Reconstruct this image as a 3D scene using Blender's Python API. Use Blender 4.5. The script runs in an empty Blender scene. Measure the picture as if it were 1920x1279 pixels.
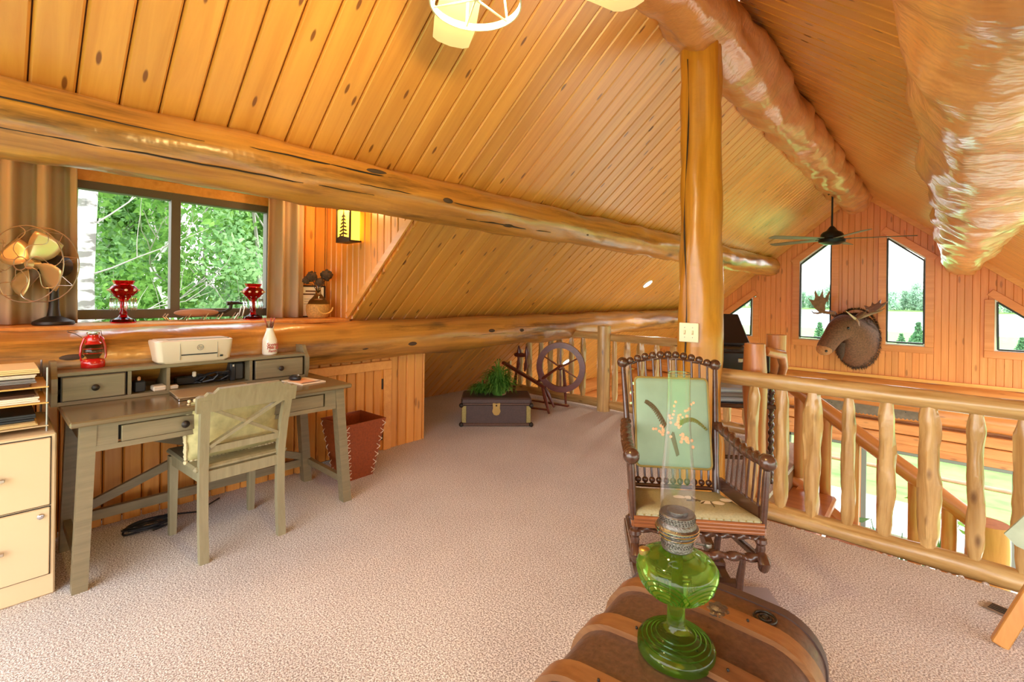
import bpy, math, random
import numpy as np
from mathutils import Vector, Matrix, noise, Euler
R = math.radians
sc = bpy.context.scene
COL = sc.collection
rng = random.Random(7)
# ------------------------------------------------------------------ camera
cd = bpy.data.cameras.new('camera'); cam = bpy.data.objects.new('camera', cd); COL.objects.link(cam); sc.camera = cam
YAW, ROLL, FPX = R(41.7), R(.733), 880.0
F = Vector((-math.sin(YAW), math.cos(YAW), 0)); RT = Vector((math.cos(YAW), math.sin(YAW), 0)); UP = Vector((0, 0, 1))
RT, UP = RT*math.cos(ROLL)+UP*math.sin(ROLL), UP*math.cos(ROLL)-RT*math.sin(ROLL)
m = Matrix((RT, UP, -F)).transposed().to_4x4(); m.translation = (0, 0, 1.32); cam.matrix_world = m
cd.sensor_width = 36; cd.sensor_fit = 'HORIZONTAL'; cd.lens = FPX/1920*36; cd.shift_y = -(639.5-555)/1920
cd.clip_start = .02; cd.clip_end = 2000
# ------------------------------------------------------------------ world, sun, exposure
w = bpy.data.worlds.new('sky'); sc.world = w; w.use_nodes = True
nt = w.node_tree; nt.nodes.clear()
out = nt.nodes.new('ShaderNodeOutputWorld'); bg = nt.nodes.new('ShaderNodeBackground')
tc = nt.nodes.new('ShaderNodeTexCoord'); sx = nt.nodes.new('ShaderNodeSeparateXYZ'); cr = nt.nodes.new('ShaderNodeValToRGB')
cr.color_ramp.elements[0].position = 0; cr.color_ramp.elements[0].color = (1, .985, .97, 1)
cr.color_ramp.elements[1].position = .9; cr.color_ramp.elements[1].color = (.74, .86, 1, 1)
nt.links.new(tc.outputs['Generated'], sx.inputs[0]); nt.links.new(sx.outputs['Z'], cr.inputs[0])
nt.links.new(cr.outputs[0], bg.inputs[0]); bg.inputs[1].default_value = 3.3; nt.links.new(bg.outputs[0], out.inputs[0])
sd = bpy.data.lights.new('sun', 'SUN'); sd.energy = 2.2; sd.angle = R(1.0); sd.color = (1, .95, .87)
sun = bpy.data.objects.new('sun', sd); COL.objects.link(sun)
sun.rotation_euler = Vector((-.75, -.22, -1)).to_track_quat('-Z', 'Y').to_euler()
vs = sc.view_settings; vs.view_transform = 'Standard'; vs.look = 'None'; vs.gamma = 1; vs.use_curve_mapping = False; vs.exposure = 1.0
sc.cycles.max_bounces = 10; sc.cycles.diffuse_bounces = 6; sc.cycles.glossy_bounces = 6; sc.cycles.transmission_bounces = 8
sc.cycles.transparent_max_bounces = 12; sc.cycles.sample_clamp_indirect = 6; sc.cycles.caustics_reflective = False; sc.cycles.caustics_refractive = False

# ------------------------------------------------------------------ materials
def L(h):
    h = h.lstrip('#'); c = [int(h[i:i+2], 16)/255 for i in (0, 2, 4)]
    return tuple((x/12.92 if x <= .04045 else ((x+.055)/1.055)**2.4) for x in c)+(1,)
MATS = {}
def newmat(n):
    m = bpy.data.materials.new(n); m.use_nodes = True; MATS[n] = m
    return m, m.node_tree, m.node_tree.nodes['Principled BSDF']
def setp(b, **k):
    for a, v in k.items():
        b.inputs[a.replace('_', ' ')].default_value = v
def plain(n, hexc, rough=.5, metal=0, spec=.5, emit=None, es=0, coat=0, bump=0, bscale=60, var=0):
    m, t, b = newmat(n); c = L(hexc)
    setp(b, Base_Color=c, Roughness=rough, Metallic=metal, Specular_IOR_Level=spec, Coat_Weight=coat)
    if emit: setp(b, Emission_Color=L(emit), Emission_Strength=es)
    if bump or var:
        tc = t.nodes.new('ShaderNodeTexCoord'); nz = t.nodes.new('ShaderNodeTexNoise'); nz.inputs['Scale'].default_value = bscale; nz.inputs['Detail'].default_value = 4
        t.links.new(tc.outputs['Object'], nz.inputs['Vector'])
        if bump:
            bp = t.nodes.new('ShaderNodeBump'); bp.inputs['Strength'].default_value = bump; bp.inputs['Distance'].default_value = .004
            t.links.new(nz.outputs['Fac'], bp.inputs['Height']); t.links.new(bp.outputs[0], b.inputs['Normal'])
        if var:
            r = t.nodes.new('ShaderNodeValToRGB'); e = r.color_ramp.elements
            e[0].position = .3; e[1].position = .7
            e[0].color = tuple(max(0, x*(1-var)) for x in c[:3])+(1,); e[1].color = tuple(min(1, x*(1+var)) for x in c[:3])+(1,)
            t.links.new(nz.outputs['Fac'], r.inputs[0]); t.links.new(r.outputs[0], b.inputs['Base Color'])
    return m
def wood(n, c1, c2, dark, sx=1.2, sy=22, rough=.42, coat=.25, knots=.5, kscale=(2.2, 7, 7), bump=.15, rand=.12, hewn=0, axis=0, streak=0, spec=.5, k2d=False, kr=(.045, .15), crough=.22):
    m, t, b = newmat(n); N = t.nodes.new; K = t.links.new
    tc = N('ShaderNodeTexCoord'); oi = N('ShaderNodeObjectInfo')
    off = N('ShaderNodeVectorMath'); off.operation = 'ADD'; ofs = N('ShaderNodeMath'); ofs.operation = 'MULTIPLY'; ofs.inputs[1].default_value = 57
    K(oi.outputs['Random'], ofs.inputs[0]); K(tc.outputs['Object'], off.inputs[0]); K(ofs.outputs[0], off.inputs[1])
    mp = N('ShaderNodeMapping'); s = [sy]*3; s[axis] = sx; mp.inputs['Scale'].default_value = s; K(off.outputs[0], mp.inputs['Vector'])
    nz = N('ShaderNodeTexNoise'); nz.inputs['Scale'].default_value = 1; nz.inputs['Detail'].default_value = 5; nz.inputs['Roughness'].default_value = .62; nz.inputs['Distortion'].default_value = .6
    K(mp.outputs[0], nz.inputs['Vector'])
    rp = N('ShaderNodeValToRGB'); e = rp.color_ramp.elements; e[0].position = .32; e[1].position = .68; e[0].color = L(c2); e[1].color = L(c1); K(nz.outputs['Fac'], rp.inputs[0])
    col = rp.outputs[0]
    if streak:
        mp2 = N('ShaderNodeMapping'); s = [9]*3; s[axis] = .9; mp2.inputs['Scale'].default_value = s; K(off.outputs[0], mp2.inputs['Vector'])
        n2 = N('ShaderNodeTexNoise'); n2.inputs['Scale'].default_value = 1; n2.inputs['Detail'].default_value = 6; n2.inputs['Roughness'].default_value = .7; K(mp2.outputs[0], n2.inputs['Vector'])
        r2 = N('ShaderNodeValToRGB'); r2.color_ramp.elements[0].position = .52; r2.color_ramp.elements[1].position = .7
        r2.color_ramp.elements[0].color = (0, 0, 0, 1); r2.color_ramp.elements[1].color = (streak, streak, streak, 1); K(n2.outputs['Fac'], r2.inputs[0])
        mx = N('ShaderNodeMixRGB'); K(r2.outputs[0], mx.inputs[0]); K(col, mx.inputs[1]); mx.inputs[2].default_value = L(dark); col = mx.outputs[0]
    if knots:
        mk = N('ShaderNodeMapping'); mk.inputs['Scale'].default_value = kscale; K(off.outputs[0], mk.inputs['Vector'])
        vo = N('ShaderNodeTexVoronoi'); vo.inputs['Scale'].default_value = 1; K(mk.outputs[0], vo.inputs['Vector'])
        if k2d: vo.voronoi_dimensions = '2D'
        rk = N('ShaderNodeValToRGB'); e = rk.color_ramp.elements; e[0].position = kr[0]; e[1].position = kr[1]; e[0].color = (knots,)*3+(1,); e[1].color = (0, 0, 0, 1)
        K(vo.outputs['Distance'], rk.inputs[0])
        if k2d:
            gt = N('ShaderNodeMath'); gt.operation = 'GREATER_THAN'; gt.inputs[1].default_value = .45; sp3 = N('ShaderNodeSeparateColor'); K(vo.outputs['Color'], sp3.inputs[0]); K(sp3.outputs[0], gt.inputs[0])
            ml_ = N('ShaderNodeMixRGB'); ml_.blend_type = 'MULTIPLY'; ml_.inputs[0].default_value = 1; K(rk.outputs[0], ml_.inputs[1]); K(gt.outputs[0], ml_.inputs[2]); rk = ml_
        mx = N('ShaderNodeMixRGB'); K(rk.outputs[0], mx.inputs[0]); K(col, mx.inputs[1]); mx.inputs[2].default_value = L(dark); col = mx.outputs[0]
    if rand:
        hs = N('ShaderNodeHueSaturation'); mr = N('ShaderNodeMapRange'); mr.inputs['To Min'].default_value = 1-rand; mr.inputs['To Max'].default_value = 1+rand
        K(oi.outputs['Random'], mr.inputs['Value']); K(mr.outputs[0], hs.inputs['Value']); K(col, hs.inputs['Color']); col = hs.outputs[0]
    K(col, b.inputs['Base Color']); setp(b, Roughness=rough, Coat_Weight=coat, Coat_Roughness=crough, Specular_IOR_Level=spec)
    bp = N('ShaderNodeBump'); bp.inputs['Strength'].default_value = bump; bp.inputs['Distance'].default_value = .003; K(nz.outputs['Fac'], bp.inputs['Height'])
    if hewn:
        nh = N('ShaderNodeTexNoise'); nh.inputs['Scale'].default_value = 7; nh.inputs['Detail'].default_value = 3; nh.inputs['Roughness'].default_value = .6
        mh = N('ShaderNodeMapping'); mh.inputs['Scale'].default_value = (1.6, 1, 1); K(tc.outputs['Object'], mh.inputs['Vector']); K(mh.outputs[0], nh.inputs['Vector'])
        b2 = N('ShaderNodeBump'); b2.inputs['Strength'].default_value = hewn; b2.inputs['Distance'].default_value = .03
        K(nh.outputs['Fac'], b2.inputs['Height']); K(bp.outputs[0], b2.inputs['Normal']); K(b2.outputs[0], b.inputs['Normal']); K(b2.outputs[0], b.inputs['Coat Normal'])
    else: K(bp.outputs[0], b.inputs['Normal'])
    return m
def glassy(n, tint=(1, 1, 1, 1), refl=.09, rough=.02, cap=1, base=0):
    m = bpy.data.materials.new(n); m.use_nodes = True; t = m.node_tree; t.nodes.clear(); MATS[n] = m
    o = t.nodes.new('ShaderNodeOutputMaterial'); mx = t.nodes.new('ShaderNodeMixShader'); tr = t.nodes.new('ShaderNodeBsdfTransparent'); gl = t.nodes.new('ShaderNodeBsdfGlossy')
    lw = t.nodes.new('ShaderNodeLayerWeight'); lw.inputs['Blend'].default_value = refl
    tr.inputs[0].default_value = tint; gl.inputs['Roughness'].default_value = rough
    mr = t.nodes.new('ShaderNodeMapRange'); mr.inputs['To Min'].default_value = base; mr.inputs['To Max'].default_value = cap; t.links.new(lw.outputs['Fresnel'], mr.inputs['Value']); t.links.new(mr.outputs[0], mx.inputs[0]); t.links.new(tr.outputs[0], mx.inputs[1]); t.links.new(gl.outputs[0], mx.inputs[2]); t.links.new(mx.outputs[0], o.inputs[0])
    return m
def colglass(n, hexc, mixd=.2, rough=.04):
    m, t, b = newmat(n); c = L(hexc)
    setp(b, Base_Color=c, Roughness=rough, Transmission_Weight=1.0, IOR=1.45)
    o = t.nodes['Material Output']; mx = t.nodes.new('ShaderNodeMixShader'); tr = t.nodes.new('ShaderNodeBsdfTranslucent'); tr.inputs[0].default_value = c
    mx.inputs[0].default_value = mixd; t.links.new(b.outputs[0], mx.inputs[1]); t.links.new(tr.outputs[0], mx.inputs[2]); t.links.new(mx.outputs[0], o.inputs[0])
    return m
def leafmat(n, c1, c2, scale=1.2):
    m = bpy.data.materials.new(n); m.use_nodes = True; t = m.node_tree; t.nodes.clear(); MATS[n] = m
    o = t.nodes.new('ShaderNodeOutputMaterial'); mx = t.nodes.new('ShaderNodeMixShader'); d = t.nodes.new('ShaderNodeBsdfDiffuse'); tl = t.nodes.new('ShaderNodeBsdfTranslucent')
    tc = t.nodes.new('ShaderNodeTexCoord'); nz = t.nodes.new('ShaderNodeTexNoise'); nz.inputs['Scale'].default_value = scale; nz.inputs['Detail'].default_value = 6; nz.inputs['Roughness'].default_value = .8
    r = t.nodes.new('ShaderNodeValToRGB'); r.color_ramp.elements[0].position = .35; r.color_ramp.elements[1].position = .65; r.color_ramp.elements[0].color = L(c1); r.color_ramp.elements[1].color = L(c2)
    t.links.new(tc.outputs['Object'], nz.inputs['Vector']); t.links.new(nz.outputs['Fac'], r.inputs[0])
    for s in (d, tl): t.links.new(r.outputs[0], s.inputs[0])
    mx.inputs[0].default_value = .45; t.links.new(d.outputs[0], mx.inputs[1]); t.links.new(tl.outputs[0], mx.inputs[2]); t.links.new(mx.outputs[0], o.inputs[0])
    return m
wood('pine_ceiling', '#E0A04C', '#CB8636', '#6E3A12', rough=.38, coat=.85, crough=.3, knots=.9, kscale=(2.4, 8.5, 8.5), k2d=True, kr=(.05, .08), rand=.09, sx=.9, sy=16)
wood('pine_gable', '#E29052', '#D47E40', '#8A4718', rough=.4, coat=.2, knots=.6, kscale=(1.4, 5, 5), k2d=True, kr=(.05, .09), rand=.1)
wood('pine_wall', '#DE9A44', '#CE8434', '#7A4312', rough=.4, coat=.2, knots=.6, kscale=(1.8, 6, 6), k2d=True, kr=(.05, .09), rand=.12)
wood('pine_trim', '#E4A152', '#D48E40', '#8A4A16', rough=.4, coat=.2, knots=.25, rand=.06)
wood('log_gold', '#D2923E', '#95602A', '#3A220E', sx=.55, sy=15, rough=.36, coat=.7, knots=.85, kscale=(1.1, 3.2, 3.2), rand=.05, streak=.8, hewn=.16)
wood('log_hewn', '#D49A60', '#BE7C46', '#6A3C1A', sx=.8, sy=8, rough=.32, coat=.9, knots=.8, kscale=(1.2, 2.6, 2.6), rand=.04, hewn=.4)
wood('log_post', '#D6942E', '#AE701E', '#5A3210', sx=.5, sy=14, rough=.34, coat=.35, knots=.6, kscale=(1.2, 4, 4), rand=.04, streak=.15, hewn=.1)
wood('log_rail', '#D8B476', '#A87E44', '#5E3614', sx=1.8, sy=24, rough=.32, coat=.4, knots=.75, kscale=(3.5, 9, 9), rand=.08, streak=.25, hewn=.12)
wood('log_stair', '#D08A4C', '#B56C34', '#5E3012', sx=1.5, sy=16, rough=.34, coat=.35, knots=.6, kscale=(2.6, 8, 8), rand=.08, streak=.2)
wood('desk_paint', '#86785A', '#74674C', '#4F4634', sx=3, sy=40, rough=.42, coat=.15, knots=0, rand=0, bump=.08, axis=1)
wood('desk_top', '#7E6A4A', '#6C5A3E', '#4F4030', sx=3, sy=40, rough=.2, coat=.5, knots=0, rand=0, bump=.05, axis=1)
wood('chair_paint', '#968C6C', '#847A5C', '#5A543C', sx=3, sy=40, rough=.5, coat=.05, knots=0, rand=0, bump=.08, axis=2)
wood('walnut', '#573626', '#3E2418', '#2A160C', sx=4, sy=30, rough=.26, coat=.5, knots=0, rand=0, bump=.06)
wood('walnut_rail', '#9A5E34', '#7C4526', '#3A1C0C', sx=4, sy=30, rough=.28, coat=.5, knots=0, rand=0, bump=.06)
wood('mahogany', '#6E3020', '#552418', '#2A0E08', sx=4, sy=30, rough=.3, coat=.4, knots=0, rand=0, bump=.05)
wood('trunk_slat', '#8E6038', '#744826', '#3A200E', sx=5, sy=40, rough=.4, coat=.2, knots=0, rand=0, bump=.15)
wood('easel_pine', '#D09448', '#BE8038', '#7A4A1C', sx=3, sy=30, rough=.4, coat=.2, knots=0, rand=0, axis=2)
plain('groove', '#5A300E', .8); plain('roofdeck', '#8A5A2C', .8)
plain('trunk_leather', '#583C2C', .45, coat=.15, bump=.3, bscale=90, var=.28)
plain('trunk_dark', '#4A3630', .55, bump=.25, bscale=60, var=.15)
plain('brass', '#B9985A', .35, metal=.9); plain('old_brass', '#9A8A52', .5, metal=.5, var=.2, bscale=80); plain('iron', '#3A332E', .45, metal=.7)
plain('pewter', '#756C66', .36, metal=.9, bump=.5, bscale=220); plain('chrome', '#D8D8DC', .12, metal=1); plain('wire_silver', '#C9BCAA', .3, metal=.85)
plain('cream_metal', '#D9BE94', .45); plain('cream_dark', '#C4A77C', .5); plain('cream_fan', '#E6DDB8', .4, coat=.2); plain('bronze', '#23262C', .35, metal=.6)
plain('white_plastic', '#DCCBB2', .35, coat=.2); plain('grey_plastic', '#9A968E', .4); plain('black_plastic', '#1C1C20', .4); plain('dark_grey', '#3B3A38', .5)
plain('screen_grey', '#B9A27E', .35, metal=.3); plain('paper', '#E9DEC8', .8); plain('paper_cream', '#E2C58A', .8); plain('paper_grey', '#8C8684', .8); plain('book_brown', '#5C3A26', .7); plain('manila', '#D8A85A', .8)
plain('red_enamel', '#C01A16', .18, coat=.6); plain('red_print', '#B33038', .6); plain('milk_white', '#F1E8DA', .25, coat=.5); plain('straw_red', '#B8483E', .6)
plain('cushion', '#BFB47E', .9, bump=.3, bscale=25, var=.18); plain('cushion_trim', '#CFC29A', .95)
plain('curtain', '#B0967A', .9, bump=.2, bscale=300); plain('window_brown', '#5F5346', .5); plain('window_black', '#26282C', .5); plain('window_white', '#E8EAF0', .5); plain('window_grey', '#6F7468', .5)
plain('leather_basket', '#8A3E16', .5, coat=.1, bump=.3, bscale=70, var=.2); plain('stitch', '#E6D8BE', .8)
plain('brass_blade', '#CDB283', .34, metal=.6); plain('dried', '#4E3A2A', .95); plain('wicker', '#B98A48', .7, bump=.6, bscale=90, var=.3)
plain('seat_fabric', '#A9A482', .85, bump=.2, bscale=120, var=.12); plain('gold_gimp', '#8A7434', .6); plain('petal', '#E6B088', .8); plain('petal_white', '#E2D6C0', .8); plain('stem_brown', '#5A4A2A', .8); plain('feather_green', '#6E6E2A', .8)
plain('fur', '#66412F', .8, bump=.9, bscale=38, var=.35); plain('fur_dark', '#3E261C', .85, bump=.9, bscale=40, var=.3); plain('fur_tan', '#A26C46', .75, bump=.5, bscale=40, var=.2); plain('antler', '#8A6E5C', .6, var=.3, bscale=14, bump=.2); plain('antler_tip', '#C9B49A', .5); plain('eye', '#120C08', .08)
plain('saw_steel', '#6E5C50', .45, metal=.6, var=.25, bscale=12)
plain('switch_ivory', '#E6DEB8', .35); plain('vent_metal', '#A49C98', .35, metal=.8)
plain('mica', '#FFD34A', .5, emit='#FFC23A', es=1.7); plain('bulb', '#FFF2D0', .3, emit='#FFE2A0', es=8); plain('downlight', '#FFF6E0', .3, emit='#FFF2D8', es=9)
plain('sage_board', '#A9B59A', .8, var=.12, bscale=20); plain('lower_floor', '#CDB9A2', .35, var=.06, bscale=3); plain('leaf_teal', '#8FC8B8', .5); plain('pot', '#9A6A44', .7); plain('rug_grey', '#A8A2A6', .95, bump=.4, bscale=120); plain('sofa', '#B7A79A', .9, bump=.2)
plain('bark_white', '#D8D6D2', .8, bump=.4, bscale=12); plain('bark_grey', '#9A948C', .9, bump=.4, bscale=20); plain('gravel', '#CFC8BE', .95, var=.12, bscale=30); plain('grass', '#6C9A44', .95, var=.3, bscale=2.2, bump=.4); plain('fence_wood', '#A8795E', .85, var=.15, bscale=6); plain('water', '#B8CAD8', .18, spec=.6)
glassy('pane_glass'); glassy('chimney_glass', (.95, .965, .96, 1), refl=.16, rough=.02, cap=.45, base=.05); glassy('crystal', (.85, .95, .98, 1), .35, .08, 1, .25)
colglass('green_glass', '#BDF080', .30); colglass('red_glass', '#D8141C', .25, .06); colglass('bottle_glass', '#E4D8B4', .2)
leafmat('leaf', '#42702E', '#8CB25C', 2.5); leafmat('leaf_pale', '#5E8C54', '#A9C88E', 2.0); leafmat('spruce', '#4E7A5A', '#7FA67A', 1.0); leafmat('far_leaf_hazed', '#93B49A', '#BAD2B2', .5); leafmat('grass_plant', '#4E8A34', '#86B858', 9)  # far-shore greens are paled, aerial haze is put into the leaf colour
def birch_bands():
    m, t, b = newmat('birch'); N = t.nodes.new; K = t.links.new
    tc = N('ShaderNodeTexCoord'); mp = N('ShaderNodeMapping'); mp.inputs['Scale'].default_value = (3, 3, 9); nz = N('ShaderNodeTexNoise'); nz.inputs['Scale'].default_value = 1; nz.inputs['Detail'].default_value = 5
    r = N('ShaderNodeValToRGB'); e = r.color_ramp.elements; e[0].position = .40; e[1].position = .56; e[0].color = L('#6A6660'); e[1].color = L('#E6E4E0')
    K(tc.outputs['Object'], mp.inputs[0]); K(mp.outputs[0], nz.inputs[0]); K(nz.outputs['Fac'], r.inputs[0]); K(r.outputs[0], b.inputs['Base Color']); setp(b, Roughness=.8)
birch_bands()
def carpet():
    m, t, b = newmat('carpet'); N = t.nodes.new; K = t.links.new
    tc = N('ShaderNodeTexCoord'); n1 = N('ShaderNodeTexNoise'); n1.inputs['Scale'].default_value = 150; n1.inputs['Detail'].default_value = 2; n1.inputs['Roughness'].default_value = .7
    n2 = N('ShaderNodeTexNoise'); n2.inputs['Scale'].default_value = 1.6; n2.inputs['Detail'].default_value = 4; n3 = N('ShaderNodeTexVoronoi'); n3.inputs['Scale'].default_value = 230
    for n in (n1, n2, n3): K(tc.outputs['Object'], n.inputs['Vector'])
    r = N('ShaderNodeValToRGB'); e = r.color_ramp.elements; e[0].position = .40; e[1].position = .60; e[0].color = L('#938277'); e[1].color = L('#F6F0EA'); K(n1.outputs['Fac'], r.inputs[0])
    r2 = N('ShaderNodeValToRGB'); e = r2.color_ramp.elements; e[0].position = .35; e[1].position = .65; e[0].color = (.86, .84, .83, 1); e[1].color = (1, 1, 1, 1); K(n2.outputs['Fac'], r2.inputs[0])
    mx = N('ShaderNodeMixRGB'); mx.blend_type = 'MULTIPLY'; mx.inputs[0].default_value = 1; K(r.outputs[0], mx.inputs[1]); K(r2.outputs[0], mx.inputs[2]); K(mx.outputs[0], b.inputs['Base Color'])
    ad = N('ShaderNodeMath'); ad.operation = 'ADD'; K(n1.outputs['Fac'], ad.inputs[0]); K(n3.outputs['Distance'], ad.inputs[1])
    bp = N('ShaderNodeBump'); bp.inputs['Strength'].default_value = .4; bp.inputs['Distance'].default_value = .005; K(ad.outputs[0], bp.inputs['Height']); K(bp.outputs[0], b.inputs['Normal']); setp(b, Roughness=.95, Specular_IOR_Level=.15, Sheen_Weight=.3)
carpet()
def tapestry():
    m, t, b = newmat('tapestry'); N = t.nodes.new; K = t.links.new
    tc = N('ShaderNodeTexCoord'); nz = N('ShaderNodeTexNoise'); nz.inputs['Scale'].default_value = 9; nz.inputs['Detail'].default_value = 3
    r = N('ShaderNodeValToRGB'); e = r.color_ramp.elements; e[0].color = L('#7A927C'); e[1].color = L('#8FA88F'); K(tc.outputs['Object'], nz.inputs[0]); K(nz.outputs['Fac'], r.inputs[0]); K(r.outputs[0], b.inputs['Base Color']); setp(b, Roughness=.7, Sheen_Weight=.2)
tapestry()

# ------------------------------------------------------------------ mesh helpers
class MB:
    def __init__(s): s.v = []; s.f = []
    def add(s, vs, fs):
        o = len(s.v); s.v += [tuple(x) for x in vs]; s.f += [tuple(i+o for i in f) for f in fs]; return s
    def box(s, c, d, rot=None, bev=0):
        x, y, z = d[0]/2, d[1]/2, d[2]/2
        if bev <= 0:
            vs = [Vector((a*x, b*y, e*z)) for a in (-1, 1) for b in (-1, 1) for e in (-1, 1)]
            fs = [(0, 1, 3, 2), (4, 6, 7, 5), (0, 4, 5, 1), (2, 3, 7, 6), (0, 2, 6, 4), (1, 5, 7, 3)]
        else:
            k = min(bev, x*.9, y*.9, z*.9); vs = []
            idx = {}
            for a in (-1, 1):
                for b in (-1, 1):
                    for e in (-1, 1):
                        for ax in range(3):
                            p = [a*(x-k), b*(y-k), e*(z-k)]; p[ax] = (a*x, b*y, e*z)[ax]; idx[a, b, e, ax] = len(vs); vs.append(Vector(p))
            fs = []
            for ax in range(3):
                for sg in (-1, 1):
                    o = [i for i in range(3) if i != ax]; q = []
                    for u, v_ in ((-1, -1), (1, -1), (1, 1), (-1, 1)):
                        k_ = [0, 0, 0]; k_[ax] = sg; k_[o[0]] = u; k_[o[1]] = v_; q.append(idx[k_[0], k_[1], k_[2], ax])
                    if (sg > 0) != (ax != 1): q.reverse()
                    fs.append(tuple(q))
            for ax in range(3):
                o = [i for i in range(3) if i != ax]
                for u in (-1, 1):
                    for v_ in (-1, 1):
                        k0 = [0, 0, 0]; k1 = [0, 0, 0]
                        for kk, sg in ((k0, -1), (k1, 1)): kk[ax] = sg; kk[o[0]] = u; kk[o[1]] = v_
                        fs.append((idx[(*k0, o[0])], idx[(*k1, o[0])], idx[(*k1, o[1])], idx[(*k0, o[1])]))
            for a in (-1, 1):
                for b in (-1, 1):
                    for e in (-1, 1): fs.append((idx[a, b, e, 0], idx[a, b, e, 1], idx[a, b, e, 2]))
        c = Vector(c)
        if rot is not None: vs = [rot @ v for v in vs]
        return s.add([v+c for v in vs], fs)
    def bar(s, p, q, w, t, up=(0, 0, 1), bev=0):           # box beam from p to q
        p, q = Vector(p), Vector(q); d = (q-p); l = d.length; d.normalize(); u = Vector(up)
        sd = d.cross(u)
        if sd.length < 1e-4: sd = d.cross(Vector((1, 0, 0)))
        sd.normalize(); u = sd.cross(d)
        return s.box((p+q)/2, (l, w, t), Matrix((d, sd, u)).transposed(), bev)
    def tube(s, pts, r, n=10, cap=True, lobes=0, twist=0, amp=.3, closed=False):
        pts = [Vector(p) for p in pts]; m_ = len(pts); rs = r if hasattr(r, '__len__') else [r]*m_
        vs = []; fr = None; acc = 0
        for i, p in enumerate(pts):
            a = pts[i-1] if (i > 0 or closed) else p; b = pts[(i+1) % m_] if (i < m_-1 or closed) else p
            t = (b-a).normalized()
            if fr is None:
                fr = t.cross(Vector((0, 0, 1)))
                if fr.length < .05: fr = t.cross(Vector((1, 0, 0)))
            fr = (fr-t*fr.dot(t)).normalized(); bn = t.cross(fr)
            if i: acc += (p-pts[i-1]).length
            for k in range(n):
                an = 2*math.pi*k/n; rr = rs[i]
                if lobes: rr *= 1+amp*math.cos(lobes*(an-twist*acc))
                vs.append(p+(fr*math.cos(an)+bn*math.sin(an))*rr)
        fs = []
        for i in range(m_ if closed else m_-1):
            j = (i+1) % m_
            for k in range(n): fs.append((i*n+k, i*n+(k+1) % n, j*n+(k+1) % n, j*n+k))
        if cap and not closed: fs.append(tuple(range(n-1, -1, -1))); fs.append(tuple((m_-1)*n+k for k in range(n)))
        return s.add(vs, fs)
    def lathe(s, prof, n=24, c=(0, 0, 0), cap=True, flute=0, famp=0):
        c = Vector(c); vs = []; m_ = len(prof)
        for r, z in prof:
            for k in range(n):
                a = 2*math.pi*k/n; rr = r*(1+famp*math.cos(flute*a)) if flute else r
                vs.append(c+Vector((rr*math.cos(a), rr*math.sin(a), z)))
        fs = [(i*n+k, i*n+(k+1) % n, (i+1)*n+(k+1) % n, (i+1)*n+k) for i in range(m_-1) for k in range(n)]
        if cap: fs.append(tuple(range(n-1, -1, -1))); fs.append(tuple((m_-1)*n+k for k in range(n)))
        return s.add(vs, fs)
    def ball(s, c, r, n=12, sc_=(1, 1, 1)):
        c = Vector(c); h = n//2+1; vs = [c+Vector((0, 0, -r*sc_[2]))]; 
        for i in range(1, h):
            ph = math.pi*i/h-math.pi/2
            for k in range(n):
                a = 2*math.pi*k/n; vs.append(c+Vector((r*sc_[0]*math.cos(ph)*math.cos(a), r*sc_[1]*math.cos(ph)*math.sin(a), r*sc_[2]*math.sin(ph))))
        vs.append(c+Vector((0, 0, r*sc_[2]))); fs = []
        for k in range(n): fs.append((0, 1+(k+1) % n, 1+k))
        for i in range(h-2):
            for k in range(n): fs.append((1+i*n+k, 1+i*n+(k+1) % n, 1+(i+1)*n+(k+1) % n, 1+(i+1)*n+k))
        t = len(vs)-1
        for k in range(n): fs.append((1+(h-2)*n+k, 1+(h-2)*n+(k+1) % n, t))
        return s.add(vs, fs)
    def prism(s, poly, o, u, v, h):                          # polygon (a,b) in plane o+a*u+b*v, extruded by vector h
        o, u, v, h = Vector(o), Vector(u), Vector(v), Vector(h); n = len(poly)
        vs = [o+u*a+v*b for a, b in poly]+[o+u*a+v*b+h for a, b in poly]
        fs = [tuple(range(n-1, -1, -1)), tuple(range(n, 2*n))]+[(i, (i+1) % n, n+(i+1) % n, n+i) for i in range(n)]
        return s.add(vs, fs)
    def mesh(s, name, mat, sharp=40):
        me = bpy.data.meshes.new(name); me.from_pydata(s.v, [], s.f)
        me.materials.append(MATS[mat]); me.shade_smooth(); me.set_sharp_from_angle(angle=R(sharp)); me.validate(); me.update(); return me
    def build(s, name, mat, parent=None, sharp=40, fix=True):
        me = s.mesh(name, mat, sharp)
        if fix:
            import bmesh
            b = bmesh.new(); b.from_mesh(me); bmesh.ops.recalc_face_normals(b, faces=b.faces); b.to_mesh(me); b.free()
        return put(name, me, parent)
def put(name, me, parent=None):
    o = bpy.data.objects.new(name, me); COL.objects.link(o)
    if parent: o.parent = parent
    return o
def tag(o, label=None, cat=None, group=None, kind=None):
    if label: o['label'] = label
    if cat: o['category'] = cat
    if group: o['group'] = group
    if kind: o['kind'] = kind
    return o
def thing(name, label, cat, loc=(0, 0, 0), rz=0, group=None):
    o = bpy.data.objects.new(name, None); o.empty_display_size = .1; COL.objects.link(o); o.location = loc; o.rotation_euler = (0, 0, rz)
    return tag(o, label, cat, group)
def struct(name, label=None):
    o = bpy.data.objects.new(name, None); o.empty_display_size = .1; COL.objects.link(o); return tag(o, label, None, None, 'structure')
def frame(o, d, n):                                          # matrix with X = d, Z = n
    d = Vector(d).normalized(); n = Vector(n); n = (n-d*n.dot(d)).normalized(); y = n.cross(d)
    m_ = Matrix((d, y, n)).transposed().to_4x4(); m_.translation = Vector(o); return m_
PLANKS = {}
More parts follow.
